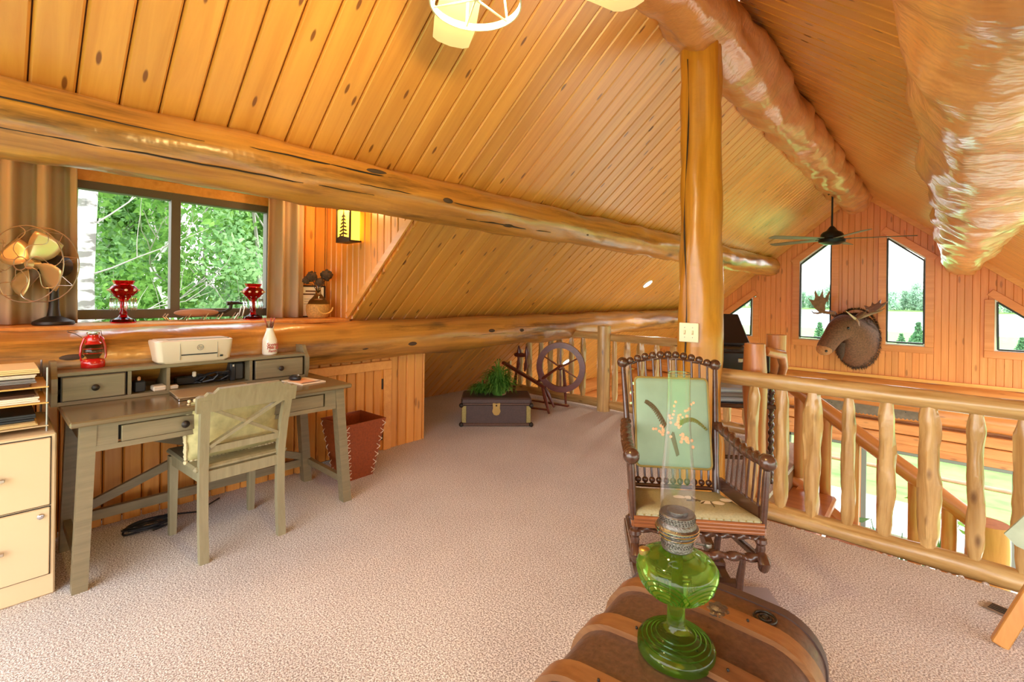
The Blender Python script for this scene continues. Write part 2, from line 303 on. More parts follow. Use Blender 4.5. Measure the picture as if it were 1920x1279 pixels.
def plank(parent, mat, M4, a0, a1, lo0, lo1, hi0, hi1, t=.018, g=.007, name='plank', gap=.0022):
    """board in local (x along, y across, z out): across a0..a1 ; along lo..hi at each edge"""
    a0 += gap; a1 -= gap; wd = a1-a0; key = (mat, round(wd, 4), round(lo1-lo0, 4), round(hi0-lo0, 4), round(hi1-lo0, 4), t)
    me = PLANKS.get(key)
    if me is None:
        prof = [(0, -t), (0, -g*1.3), (g, 0), (wd-g, 0), (wd, -g*1.3), (wd, -t)]; vs = []
        for end in (0, 1):
            for a, z in prof:
                k = a/wd; lo = (lo1-lo0)*k; hi = (hi0-lo0)*(1-k)+(hi1-lo0)*k
                vs.append((hi if end else lo, a-wd/2, z))
        fs = [(i, (i+1) % 6, 6+(i+1) % 6, 6+i) for i in range(6)]+[(5, 4, 3, 2, 1, 0), (6, 7, 8, 9, 10, 11)]
        b = MB(); b.add(vs, fs); me = b.mesh(name, mat, 20)
        import bmesh
        bm = bmesh.new(); bm.from_mesh(me); bmesh.ops.recalc_face_normals(bm, faces=bm.faces); bm.to_mesh(me); bm.free(); PLANKS[key] = me
    o = put(name, me, parent); o.matrix_local = M4 @ Matrix.Translation((lo0, (a0+a1)/2, 0)); return o
def logmesh(name, mat, Lg, rf, seed=0, bump=.03, nseg=None, nr=18, sway=0, fscale=2.2, ends=0):
    nseg = nseg or max(8, int(Lg/.09)); b = MB(); vs = []
    for i in range(nseg+1):
        x = Lg*i/nseg; r0 = rf(i/nseg); cy = sway*math.sin(x*1.3+seed); cz = sway*math.cos(x*1.7+seed*2)
        if ends:
            e = min(x, Lg-x)
            if e < ends: r0 *= .6+.4*min(1, max(0, e/ends))**1.3
        for k in range(nr):
            a = 2*math.pi*k/nr
            q = noise.noise(Vector((x*fscale+seed*13.1, math.cos(a)*1.3, math.sin(a)*1.3+seed*3)))*bump+noise.noise(Vector((x*fscale*3+seed*5, math.cos(a)*2.6, math.sin(a)*2.6)))*bump*.45
            rr = r0*(1+q*5) if r0 < .1 else r0+q
            vs.append((x, cy+rr*math.cos(a), cz+rr*math.sin(a)))
    fs = [(i*nr+k, i*nr+(k+1) % nr, (i+1)*nr+(k+1) % nr, (i+1)*nr+k) for i in range(nseg) for k in range(nr)]
    fs += [tuple(range(nr-1, -1, -1)), tuple(nseg*nr+k for k in range(nr))]
    b.add(vs, fs); return b.mesh(name, mat, 60)
def log(name, mat, p, q, rf, parent=None, up=(0, 0, 1), **k):
    p, q = Vector(p), Vector(q); d = q-p
    if callable(rf) is False: r_ = rf; rf = lambda t: r_
    if abs(d.normalized().dot(Vector(up))) > .95: up = (0, 1, 0)
    o = put(name, logmesh(name, mat, d.length, rf, **k), parent); o.matrix_local = frame(p, d, up); return o
def copy_tree(o, parent=None):
    c = o.copy(); COL.objects.link(c); c.parent = parent
    for ch in list(o.children):
        k = copy_tree(ch, c); k.matrix_parent_inverse = ch.matrix_parent_inverse.copy(); k.matrix_basis = ch.matrix_basis.copy()
    return c
def lamp_light(name, loc, e, col, rad=.04, parent=None):
    l = bpy.data.lights.new(name, 'POINT'); l.energy = e; l.color = col; l.shadow_soft_size = rad
    o = bpy.data.objects.new(name, l); COL.objects.link(o); o.location = loc
    if parent: o.parent = parent
    return o
def text_mesh(txt, size, mat, name, parent, M4, ext=.0006, shear=0):
    c = bpy.data.curves.new(name, 'FONT'); c.body = txt; c.size = size; c.align_x = 'CENTER'; c.align_y = 'CENTER'; c.extrude = ext; c.shear = shear
    o = bpy.data.objects.new(name, c); COL.objects.link(o); bpy.context.view_layer.update()
    me = bpy.data.meshes.new_from_object(o.evaluated_get(bpy.context.evaluated_depsgraph_get())); bpy.data.objects.remove(o); bpy.data.curves.remove(c)
    me.materials.clear(); me.materials.append(MATS[mat]); me.name = name
    o = put(name, me, parent); o.matrix_local = M4; return o

# ================================================================== STRUCTURE
X0, T, RX, RZ, YG = -4.83, .8394, -.947, 3.259, 10.15
TH = math.atan(T); C4, S4 = math.cos(TH), math.sin(TH)
def roofz(x): return T*(x-X0) if x < RX else RZ-T*(x-RX)
YB = -1.6                                                   # open back end behind the camera
# --- loft floor
fl = MB(); poly = [(-4.95, YB), (3.0, YB), (3.0, 3.12), (-.80, 3.12), (-.80, 4.97), (-4.95, 4.97)]
fl.prism(poly, (0, 0, -.03), (1, 0, 0), (0, 1, 0), (0, 0, .03)); tag(fl.build('floor', 'carpet'), kind='structure')
fs = MB(); fs.prism([(a+(0.02 if a < -4 else -.0), b-.03 if b > 0 else b) for a, b in poly], (0, 0, -.28), (1, 0, 0), (0, 1, 0), (0, 0, .248)); tag(fs.build('floor', 'roofdeck'), kind='structure')
# ragged carpet edge along the opening
ce = MB(); n = 90
for i in range(n):
    x = -.78+i*(3.7/n); ce.ball((x, 3.125+rng.uniform(-.006, .012), -.012+rng.uniform(-.006, .004)), .010+rng.uniform(0, .007), 6)
o = ce.build('carpet_edge', 'carpet'); o.parent = None; tag(o, 'shaggy cut edge of the beige carpet under the near railing', 'carpet edge', kind='stuff')
tag(log('trim_1', 'log_stair', (-.85, 3.17, -.16), (3.0, 3.17, -.16), .11, bump=.02, seed=4), kind='structure')
tag(log('trim_2', 'log_stair', (-4.9, 5.03, -.16), (-.85, 5.03, -.16), .11, bump=.02, seed=5), kind='structure')
# --- lower level floor
lf = MB(); lf.box((-.6, 6.4, -2.75), (9.4, 7.6, .1)); tag(lf.build('floor', 'lower_floor'), kind='structure')
# --- ceilings
def roof(side):
    root = struct('ceiling', 'left pine board ceiling slope' if side < 0 else 'right pine board ceiling slope')
    d = Vector((-C4 if side < 0 else C4, 0, -S4)); nn = Vector((S4 if side < 0 else -S4, 0, -C4)); ysgn = 1 if side < 0 else -1
    M4 = frame((RX, 0, RZ), d, nn); pitch = .126
    y = YB; k = 0
    y = .093-14*pitch+.0
    while y < YG-.002:
        a0, a1 = y, min(y+pitch, YG)
        if side < 0:
            e = (2.5-.947) if a1 <= 1.99 else ((-X0-.947) if a1 <= 4.97 else (5.35-.947))
        else: e = 1.80+.947
        ln = e/C4
        lo, hi = (a0, a1) if ysgn > 0 else (-a1, -a0)
        plank(root, 'pine_ceiling', M4, lo, hi, 0, 0, ln, ln, t=.02, g=.008, gap=.0022)
        y += pitch; k += 1
    dk = MB(); up = -nn
    o0 = Vector((RX, YB, RZ))+up*.021
    if side < 0:
        e1, e2 = (2.5-.947)/C4, (5.36-.947)/C4
        dk.prism([(0, 0), (e1, 0), (e1, 1.975-YB), (e2, 1.975-YB), (e2, YG-YB+.2), (0, YG-YB+.2)], o0, d, (0, 1, 0), up*.14)
    else:
        e2 = (1.80+.947)/C4; dk.prism([(0, 0), (e2, 0), (e2, YG-YB+.2), (0, YG-YB+.2)], o0, d, (0, 1, 0), up*.14)
    dk.build('roof_deck', 'groove', root); return root
CEIL_L = roof(-1); CEIL_R = roof(1)
# ceiling trim boards along the gable
for i, (xa, xb) in enumerate(((-5.2, RX), (RX, 1.78))):
    b = MB(); b.bar((xa, YG-.07, roofz(xa)-.012), (xb, YG-.07, roofz(xb)-.012), .13, .02, up=(0, 1, 0)); 
    tag(b.build('trim_%d' % (3+i), 'pine_trim'), kind='structure')
# --- gable wall with boards and four windows
WZ = .58
def wtop(j, x):
    if j == 1: return 2.03+.79*(x+1.83)
    if j == 2: return 2.03-.79*(x+.06)
    if j == 3: return 1.36-.80*(x-.728)
    return 1.36+.80*(x+2.622)
WIN = {0: (-3.55, -2.622), 1: (-1.83, -1.33), 2: (-.556, -.06), 3: (.728, 1.60)}
gw = struct('wall_far', 'far gable wall of vertical pine boards')
M4 = frame((0, YG, 0), (0, 0, 1), (0, -1, 0))               # local y = -X
pitch = .0875; x = -4.85; bk = MB()
while x < 1.72:
    a0, a1 = x, x+pitch; xm = (a0+a1)/2; segs = [[(.04, .04), (min(roofz(a0), roofz(a0))+.02, roofz(a1)+.02)]]
    for j, (wa, wb) in WIN.items():
        if wa-.02 < xm < wb+.02:
            lo = segs.pop(); cl = lambda q: min(max(q, wa), wb)
            segs.append([lo[0], (WZ-.02, WZ-.02)]); segs.append([(max(wtop(j, cl(a0)), WZ)+.02, max(wtop(j, cl(a1)), WZ)+.02), lo[1]])
    for (l0, l1), (h0, h1) in segs:
        if min(h0-l0, h1-l1) > .02: bk.prism([(a0, l0), (a1, l1), (a1, h1), (a0, h0)], (0, YG+.021, 0), (1, 0, 0), (0, 0, 1), (0, .05, 0)); plank(gw, 'pine_gable', M4, -a1, -a0, l1, l0, h1, h0, t=.02, g=.0035, gap=.0008)
    x += pitch
bk.build('backing', 'groove', gw)
def pane_thing(idx, pts, Y, frm, depth=.05, label=None):
    """window in plane Y facing -Y; pts polygon (x,z)"""
    root = struct('window_%d' % idx, label); n = len(pts); cx = sum(p[0] for p in pts)/n; cz = sum(p[1] for p in pts)/n
    for i in range(n):
        a, b = Vector((pts[i][0], Y+.03, pts[i][1])), Vector((pts[(i+1) % n][0], Y+.03, pts[(i+1) % n][1]))
        f = MB(); f.bar(a, b, .045, .06+.002*i, up=(0, 1, 0)); f.build('window_frame', frm[0], root)
        inn = Vector((cx, Y+.03, cz)); k = .035
        f = MB(); f.bar(a+(inn-a).normalized()*k*1.4, b+(inn-b).normalized()*k*1.4, .024, .07+.002*i, up=(0, 1, 0)); f.build('sash', frm[1], root)
        d = (b-a); l = d.length; d.normalize(); mid = (a+b)/2; out_ = (mid-inn); out_ -= d*out_.dot(d); out_.normalize()
        ex = .11 if abs(d.z) < .95 else .0; c = MB(); c.bar(a+out_*.055-d*ex+Vector((0, -.042-.0015*i, 0)), b+out_*.055+d*ex+Vector((0, -.042-.0015*i, 0)), .11, .022, up=(0, 1, 0), bev=.004); c.build('casing', 'pine_gable', root)
    g = MB(); g.prism(pts, (0, Y+.035, 0), (1, 0, 0), (0, 0, 1), (0, .006, 0)); g.build('pane', 'pane_glass', root)
    return root
pane_thing(1, [(-3.55, WZ), (-2.622, WZ), (-2.622, 1.36), (-3.55, .618)], YG, ('window_white', 'window_black'))
pane_thing(2, [(-1.83, WZ), (-1.33, WZ), (-1.33, wtop(1, -1.33)), (-1.83, 2.03)], YG, ('window_white', 'window_black'))
pane_thing(3, [(-.556, WZ), (-.06, WZ), (-.06, 2.03), (-.556, wtop(2, -.556))], YG, ('window_white', 'window_black'))
pane_thing(4, [(.728, WZ), (1.60, WZ), (1.60, .66), (.728, 1.36)], YG, ('window_white', 'window_black'))
# lower gable: stacked logs, flat timbers and big windows
lg = struct('wall_far', 'lower gable wall of stacked logs and timbers')
b = MB(); b.box((-1.7, YG-.03, .03), (7.0, .06, .05)); b.build('ledge_board', 'pine_trim', lg)
log('log_course', 'log_stair', (-5.2, YG-.02, -.165), (1.8, YG-.02, -.165), .17, lg, seed=31, bump=.015)
log('log_course', 'log_stair', (-5.2, YG+.02, -.50), (1.8, YG+.02, -.50), .17, lg, seed=32, bump=.015)
for z, h in ((-.80, .19), (-.975, .16), (-1.11, .12)):
    b = MB(); b.box((0, 0, 0), (7.0, h-.008, .16), bev=.012); o = b.build('timber', 'log_stair', lg); o.matrix_local = Matrix.Translation((-1.7, YG+.03, z))
for xa, xb in ((-5.2, -2.02), (-.955, -.865), (1.02, 1.3)):
    if xb-xa > 1:
        for i in range(6): log('log_course', 'log_stair', (xa, YG+.02, -1.31-i*.265), (xb, YG+.02, -1.31-i*.265), .14, lg, seed=40+i, bump=.012)
    else:
        b = MB(); b.box((0, 0, 0), (1.55, xb-xa, .16), bev=.01); o = b.build('timber_post', 'log_stair', lg); o.matrix_local = frame(((xa+xb)/2, YG+.03, -1.94), (0, 0, 1), (0, -1, 0))
for i, (xa, xb) in enumerate(((-2.0, -.96), (-.86, 1.0))):
    root = struct('window_%d' % (5+i))
    for (p, q, wd) in (((xa+.03, -1.18), (xa+.03, -2.68), .07), ((xb-.03, -1.18), (xb-.03, -2.68), .07), ((xa, -1.2), (xb, -1.2), .05), ((xa, -2.66), (xb, -2.66), .06)):
        f = MB(); f.bar((p[0], YG, p[1]), (q[0], YG, q[1]), wd, .08, up=(0, 1, 0)); f.build('window_frame', 'window_grey', root)
    g = MB(); g.box(((xa+xb)/2, YG+.01, -1.93), (xb-xa-.06, .006, 1.46)); g.build('pane', 'pane_glass', root)
b = MB(); b.box((-1.7, YG+.16, -.57), (7.0, .04, 1.2)); b.build('backing', 'log_stair', lg)
# left outer log wall below the eave
lw = struct('wall_left', 'left wall of stacked logs below the loft')
for i in range(9): log('log_course', 'log_stair', (-5.33, 4.9, -.52-i*.265), (-5.33, YG, -.52-i*.265), .145, lw, seed=60+i, bump=.012, nr=12)
# --- knee wall under the wall log
kw = struct('wall_left', 'low knee wall of vertical pine boards behind the desk'); KX = -3.46
M4 = frame((KX, 0, 0), (0, 0, 1), (1, 0, 0))                # local y = -Y
y = YB; pitch = .089
while y < 2.69:
    a0, a1 = y, min(y+pitch, 2.70); ym = (a0+a1)/2
    if 1.60 < ym < 2.27: plank(kw, 'pine_wall', M4, -a1, -a0, .69, .69, .88, .88, t=.02)
    else: plank(kw, 'pine_wall', M4, -a1, -a0, 0, 0, .88, .88, t=.02)
    y += pitch
b = MB(); b.box((KX-.07, (YB+2.69)/2, .45), (.09, 2.69-YB, .86)); b.build('backing', 'groove', kw)
b = MB(); b.prism([(KX-.02, 0), (KX-.02, .9), (-3.72, .9), (-4.72, .06), (-4.72, 0)], (0, 2.66, 0), (1, 0, 0), (0, 0, 1), (0, .035, 0)); b.build('side_return', 'pine_wall', kw)
# access door
dr = struct('door_1', 'small board access door in the knee wall'); DY0, DY1, DH = 1.60, 2.25, .685
y = DY0
while y < DY1-.01:
    a1 = min(y+.0815, DY1); plank(dr, 'pine_wall', frame((KX-.008, 0, 0), (0, 0, 1), (1, 0, 0)), -a1, -y, .03, .03, DH-.006, DH-.006, t=.02); y += .0815
for p, q in (((KX+.012, DY0-.10, DH+.035), (KX+.012, DY1+.075, DH+.035)), ((KX+.012, DY1+.037, 0), (KX+.012, DY1+.037, DH)), ((KX+.012, DY0-.04, 0), (KX+.012, DY0-.04, DH))):
    b = MB(); b.bar(p, q, .075, .022, up=(1, 0, 0), bev=.004); b.build('casing', 'pine_trim', dr)
b = MB(); b.box((KX-.014, DY1-.006, DH/2), (.01, .018, DH-.02)); b.build('gap', 'dark_grey', dr)
for z in (.56, .13): b = MB(); b.box((KX+.004, DY1-.006, z), (.01, .016, .09), bev=.003); b.build('hinge', 'iron', dr)
# --- dormer: window wall, cheek, flat ceiling, sill
WX = -3.92
dw = struct('wall_left', 'dormer window wall of vertical pine boards'); M4 = frame((WX, 0, 0), (0, 0, 1), (1, 0, 0)); y = YB; WY0, WY1, WB, WT = .22, 1.52, 1.17, 2.00; bk = MB()
while y < 1.96:
    a0, a1 = y, min(y+.089, 1.97); ym = (a0+a1)/2
    z0_ = WT if WY0 < ym < WY1 else 1.09; bk.box((WX-.05, ym, (z0_+2.30)/2), (.05, a1-a0, 2.30-z0_))
    if WY0 < ym < WY1: plank(dw, 'pine_wall', M4, -a1, -a0, WT, WT, 2.30, 2.30); 
    else: plank(dw, 'pine_wall', M4, -a1, -a0, 1.09, 1.09, 2.30, 2.30)
    y += .089
bk.build('backing', 'groove', dw)
ck = struct('wall_right', 'triangular dormer cheek wall of vertical pine boards'); CY = 1.968
M4 = frame((0, CY, 0), (0, 0, 1), (0, -1, 0)); x = WX
while x < -2.42:
    a0, a1 = x, min(x+.0885, -2.42); lo = lambda q: max(1.09, roofz(q)-.015)
    plank(ck, 'pine_wall', M4, -a1, -a0, lo(a1), lo(a0), 2.30, 2.30, t=.02); x += .0885
b = MB(); b.bar((-3.50, CY-.028, roofz(-3.50)+.03), (-2.45, CY-.028, roofz(-2.45)+.03), .055, .018, up=(0, 1, 0), bev=.003); b.build('edge_trim', 'pine_trim', ck)
b = MB(); b.prism([(WX-.05, 1.13), (-3.45, 1.19), (-2.42, roofz(-2.42)+.035), (-2.42, 2.35), (WX-.05, 2.35)], (0, CY+.022, 0), (1, 0, 0), (0, 0, 1), (0, .06, 0)); b.build('backing', 'roofdeck', ck)
b = MB(); b.prism([(WX-.15, 2.20), (-2.42, 2.10), (-2.42, 2.25), (WX-.15, 2.35)], (0, YB, 0), (1, 0, 0), (0, 0, 1), (0, 2.06-YB, 0)); tag(b.build('ceiling', 'pine_wall'), kind='structure')
b = MB(); b.box((-3.72, (YB+1.96)/2, 1.107), (.46, 1.96-YB, .032), bev=.006); o = b.build('trim_7', 'pine_trim'); tag(o, kind='structure')
b = MB(); b.box((-3.70, (YB+1.96)/2, 1.03), (.42, 1.96-YB, .12)); tag(b.build('trim_8', 'roofdeck'), kind='structure')
wn = struct('window_8', 'two pane sliding window over the desk with brown frame')
for p, q, wd in (((WY0, WB), (WY1, WB), .06), ((WY0, WT-.02), (WY1, WT-.02), .06), ((WY0+.025, WB), (WY0+.025, WT), .05), ((WY1-.025, WB), (WY1-.025, WT), .05), ((.875, WB), (.875, WT), .055)):
    f = MB(); f.bar((WX-.02, p[0], p[1]), (WX-.02, q[0], q[1]), wd, .07+wd*.1+p[0]*.003, up=(1, 0, 0), bev=.004); f.build('window_frame', 'window_brown', wn)
for a, b_ in ((WY0+.04, .86), (.89, WY1-.04)):
    g = MB(); g.box((WX-.03, (a+b_)/2, (WB+WT)/2), (.005, b_-a, WT-WB-.06)); g.build('pane', 'pane_glass', wn)
for p, q in (((WX+.014, WY0-.06, WT+.035), (WX+.014, WY1+.06, WT+.035)), ((WX+.014, WY0-.035, 1.12), (WX+.014, WY0-.035, WT)), ((WX+.014, WY1+.035, 1.12), (WX+.014, WY1+.035, WT))):
    f = MB(); f.bar(p, q, .07, .022, up=(1, 0, 0), bev=.004); f.build('casing', 'pine_trim', wn)
# ------------------------------------------------------------------ big logs
tag(log('purlin_log', 'log_gold', (-2.40, YB, 1.905), (-2.33, YG+.02, 1.955), lambda t: .138+.045*max(0, t-.35)/.65, seed=1, bump=.022, nseg=150, nr=28),
    'long golden log purlin running under the left ceiling slope', 'log beam')
tag(log('wall_plate_log', 'log_gold', (-3.40, YB, .95), (-3.40, YG+.02, .95), .160, seed=2, bump=.02, nseg=130, nr=26),
    'golden log lying along the top of the knee wall behind the desk', 'log beam')
tag(log('ridge_log', 'log_hewn', (-1.12, YB, 3.03), (-1.0, YG+.02, 3.09), lambda t: .172+.075*t, seed=3, bump=.05, nseg=170, nr=30, fscale=2.6),
    'hewn log ridge beam at the peak of the ceiling', 'log beam')
tag(log('purlin_log', 'log_hewn', (.17, YB, 2.16), (.365, YG+.02, 1.94), lambda t: .335-.12*t, seed=8, bump=.05, nseg=200, nr=36, fscale=2.2),
    'massive shiny hewn log purlin under the right ceiling slope', 'log beam')
tag(log('log_post', 'log_post', (-1.09, 3.02, -.02), (-1.10, 3.02, 2.93), lambda t: .138-.02*t, seed=12, bump=.028, nseg=40, nr=28, fscale=2.0),
    'thick upright log post carrying the ridge beam behind the rocking chair', 'log post')
PURL = [q for q in sc.objects if q.name == 'purlin_log'][0]; WPL = [q for q in sc.objects if q.name == 'wall_plate_log'][0]
def crack(par, x0, x1, ang, r, wd, seed):
    g = random.Random(seed); n = max(6, int((x1-x0)/.06)); b = MB(); a = ang; pts = []
    for i in range(n+1): a += g.uniform(-.02, .02); pts.append((x0+(x1-x0)*i/n, r*math.cos(a), r*math.sin(a)))
    b.tube(pts, [wd*(.25+.75*math.sin(math.pi*min(max(i/n, .04), .96))) for i in range(n+1)], 6); return b.build('crack', 'iron', par)
def burl(par, x, ang, r, sx_, sr):
    b = MB(); b.ball((x, r*math.cos(ang), r*math.sin(ang)), 1, 12, (sx_, sr, sr)); return b.build('knot', 'dried', par)
# local frame of these logs: X along, Y to the left/out, Z up -> angle from +Y; the camera side is near -Y
for x0, x1, a, w_, sd_ in ((1.45, 3.0, 3.62, .004, 1), (2.35, 3.3, 2.75, .005, 2), (2.6, 4.4, 3.3, .003, 3), (3.7, 4.6, 3.95, .006, 4), (4.5, 6.0, 3.1, .003, 5), (1.2, 2.2, 2.9, .003, 6)): crack(PURL, x0, x1, a, .140, w_, sd_)
for x, a, sx_, sr in ((3.5, 3.25, .05, .018), (3.02, 2.62, .07, .016), (4.1, 3.9, .06, .014), (5.1, 3.6, .03, .012)): burl(PURL, x, a, .137, sx_, sr)
for x0, x1, a, w_, sd_ in ((4.2, 5.4, 3.2, .002, 11), (5.0, 6.6, 2.9, .002, 12)): crack(WPL, x0, x1, a, .161, w_, sd_)
for x, a, sx_ in ((3.55, 3.45, .035), (4.0, 3.42, .03), (4.3, 2.85, .05), (4.95, 3.0, .03), (2.5, 2.9, .03), (1.9, 2.95, .04), (5.4, 3.1, .03)): burl(WPL, x, a, .152, sx_*1.5, .018)
# check crack on post
b = MB(); pts = [(-1.135+.01*math.sin(z*5), 2.889-.004*z, .9+z) for z in np.linspace(0, 1.9, 20)]; b.tube(pts, [.003+.002*math.sin(i) for i in range(20)], 6)
o = b.build('crack', 'iron'); o.parent = [q for q in sc.objects if q.name == 'log_post'][0]; o.matrix_parent_inverse = o.parent.matrix_world.inverted() if False else frame((-1.09, 3.02, -.02), Vector((-.01, 0, 2.95)), (0, 1, 0)).inverted()
# ------------------------------------------------------------------ railings
def railing(label, Y, x0, x1, zt, zb, xs, rt, rb, rbal, mat, seed, posts=()):
    t = thing('log_railing', label, 'railing', ((x0+x1)/2, Y, 0)); cx = (x0+x1)/2
    log('top_rail', mat, (x0-cx, 0, zt), (x1-cx, 0, zt), rt, t, seed=seed, bump=.035, nr=18, fscale=3)
    log('bottom_rail', mat, (x0-cx, 0, zb), (x1-cx, 0, zb), rb, t, seed=seed+1, bump=.03, nr=18, fscale=3)
    for i, x in enumerate(xs):
        rr = rbal*(1+.22*((i % 3)-1)*.6); log('baluster', mat, (x-cx, 0, zb+.005), (x-cx+rng.uniform(-.012, .012), 0, zt-.005), rr*1.06, t, seed=seed+5+i, bump=.085, nr=14, nseg=30, fscale=4.6, ends=.10)
    return t
railing('near log railing with knobby balusters behind the rocking chair', 3.185, -1.0, 2.9, .822, .035, [-.82, -.657, -.50, -.335, -.169, .007, .171, .335, .50, .67, .84, 1.01, 1.18, 1.35, 1.52, 1.7], .047, .050, .0345, 'log_rail', 100)
railing('short log railing left of its post behind the spinning wheel', 4.85, -4.55, -2.9, .86, .07, [-4.354, -4.149, -3.999, -3.809, -3.652, -3.491, -3.313, -3.149], .045, .05, .033, 'log_rail', 140)
railing('far log railing between its post and the thick upright log', 4.85, -2.76, -.98, .85, .07, [-2.713+.0, -2.551, -2.389, -2.215, -2.03, -1.85, -1.66, -1.48, -1.3, -1.12], .045, .05, .034, 'log_rail', 170)
tag(log('newel_post', 'log_rail', (-2.83, 4.80, 0), (-2.83, 4.80, .985), .077, seed=21, bump=.012, nr=20), 'plain round newel post between the two far log railings', 'post')
tag(log('newel_post', 'log_stair', (-.83, 3.34, -.3), (-.85, 3.34, 1.03), lambda t: .062 if t < .6 else .062+.012*math.sin((t-.6)/.4*3.14), seed=22, bump=.01, nr=18), 'reddish log newel post just behind the near railing end', 'post')
tag(log('newel_post', 'log_stair', (-.94, 4.32, -.3), (-.94, 4.32, 1.03), .074, seed=23, bump=.008, nr=18), 'taller looking dark newel post beyond the stair opening', 'post')
# ------------------------------------------------------------------ stairs
st = thing('stair_flight', 'log stair flight with plank treads going down from the loft', 'stairs', (-.3, 3.85, 0))
for i in range(5):
    b = MB(); b.box((-.36+i*.27, 0, -.19*(i+1)), (.30, .86, .06), bev=.015); b.build('tread', 'log_stair', st)
for y in (-.42, .42): log('stringer', 'log_stair', (-.5, y, -.2), (.80, y, -1.15), .07, st, seed=int(80+y*10), bump=.01)
b = MB(); b.box((1.35, .0, -1.02), (1.3, 1.1, .08)); b.build('landing', 'log_stair', st)
sr = thing('stair_railing', 'sloping log handrail with balusters along the far side of the stairs', 'railing', (-.35, 4.32, 0))
P0, P1 = Vector((-.52, 0, .66)), Vector((.60, 0, -.13)); Q0, Q1 = Vector((-.62, 0, -.02)), Vector((.60, 0, -.86))
log('handrail', 'log_stair', P0, P1, .058, sr, seed=90, bump=.012); log('bottom_rail', 'log_stair', Q0, Q1, .05, sr, seed=91, bump=.012)
for i in range(6):
    t = (i+.6)/6.4; a = Q0.lerp(Q1, t); c = P0.lerp(P1, t); log('baluster', 'log_stair', (c.x, 0, a.z+.01), (c.x, 0, c.z), .04, sr, seed=92+i, bump=.015, nseg=18, nr=12, fscale=5)
tag(log('newel_post', 'log_stair', (.29, 4.28, -2.7), (.29, 4.28, -.09), .105, seed=24, bump=.01, nr=22), 'stout log newel with a flat cut top at the stair landing', 'post')
br = MB(); br.tube([(-.80, 3.40, .98), (-.74, 3.55, .95), (-.76, 3.72, .86), (-.80, 3.8, .74), (-.72, 3.86, .70), (-.62, 3.9, .66)], [.03, .035, .03, .028, .03, .025], 10); tag(br.build('curved_branch', 'log_stair'), 'curved peeled branch grab rail fixed behind the reddish newel', 'handrail')

# ================================================================== OUTDOORS
b = MB(); b.box((-20, 25, -3.15), (240, 120, .3)); tag(b.build('ground', 'grass'), 'mown green lawn around the house', kind='structure')
b = MB(); b.box((-1, 12.1, -2.985), (30, 1.9, .03)); tag(b.build('ground', 'gravel'), 'pale gravel strip outside the lower windows', kind='structure')
b = MB(); b.box((-20, 170, -3.3), (700, 175, .2)); tag(b.build('lake', 'water'), 'pale calm lake beyond the lawn', kind='structure')
b = MB(); b.box((-20, 330, -3.1), (700, 150, .8)); tag(b.build('far_shore', 'grass'), 'far grassy lake shore', kind='structure')
def leaf_cloud(name, mat, blobs, n, size, seed, parent):
    g = np.random.default_rng(seed); vs = np.zeros((n, 4, 3)); k = g.integers(0, len(blobs), n); bl = np.array(blobs, float)[k]
    d = g.normal(size=(n, 3)); d /= np.linalg.norm(d, axis=1)[:, None]; rad = g.random(n)**(1/2.2)
    c = bl[:, :3]+d*rad[:, None]*bl[:, 3:6]
    u = g.normal(size=(n, 3)); u /= np.linalg.norm(u, axis=1)[:, None]; v = np.cross(u, g.normal(size=(n, 3))); v /= np.linalg.norm(v, axis=1)[:, None]
    s = size*(.6+.8*g.random(n))[:, None]
    vs[:, 0] = c-u*s; vs[:, 1] = c+v*s*.55; vs[:, 2] = c+u*s; vs[:, 3] = c-v*s*.55
    me = bpy.data.meshes.new(name); me.vertices.add(4*n); me.vertices.foreach_set('co', vs.reshape(-1)); me.loops.add(4*n); me.loops.foreach_set('vertex_index', np.arange(4*n, dtype=np.int32))
    me.polygons.add(n); me.polygons.foreach_set('loop_start', np.arange(0, 4*n, 4, dtype=np.int32)); me.polygons.foreach_set('loop_total', np.full(n, 4, np.int32)); me.update(); me.validate(); me.materials.append(MATS[mat])
    return put(name, me, parent)
def branch(bm, p, d, l, r, depth, g):
    pts = [Vector(p)]; dd = Vector(d).normalized()
    for i in range(5): dd = (dd+Vector((g.uniform(-.25, .25), g.uniform(-.25, .25), g.uniform(-.1, .25)))).normalized(); pts.append(pts[-1]+dd*l/5)
    bm.tube(pts, [r*(1-.15*i) for i in range(6)], 6)
    if depth:
        for k in range(3): branch(bm, pts[2+k], dd+Vector((g.uniform(-1, 1), g.uniform(-1, 1), g.uniform(-.3, .7))), l*.6, r*.5, depth-1, g)
def tree(label, loc, h, cr, n, size, seed, mat='leaf', bark='bark_grey', tr=.09, low=.15, group='broadleaf trees outside the dormer window'):
    g = random.Random(seed); t = thing('broadleaf_tree', label, 'tree', loc, 0, group); bm = MB()
    bm.tube([(g.uniform(-.08, .08)*k, g.uniform(-.08, .08)*k, h*.95*k/6) for k in range(7)], [tr*(1-.12*k) for k in range(7)], 10); tk = bm.build('trunk', bark, t)
    bb = MB()
    for k in range(9): branch(bb, (0, 0, h*(.25+.07*k)), (g.uniform(-1, 1), g.uniform(-1, 1), .45), cr*1.0, tr*.2, 1, g)
    bb.build('branches', 'bark_grey', t)
    blobs = [(g.uniform(-1, 1)*cr*.75, g.uniform(-1, 1)*cr*.75, h*(low+(1-low)*g.random()), cr*g.uniform(.3, .55), cr*g.uniform(.3, .55), cr*g.uniform(.25, .5)) for _ in range(26)]
    leaf_cloud('crown', mat, blobs, n, size, seed, t); return t
bt = thing('birch_tree', 'birch with thick white trunk close outside the left window pane', 'tree', (-8.0, .85, -3.0))
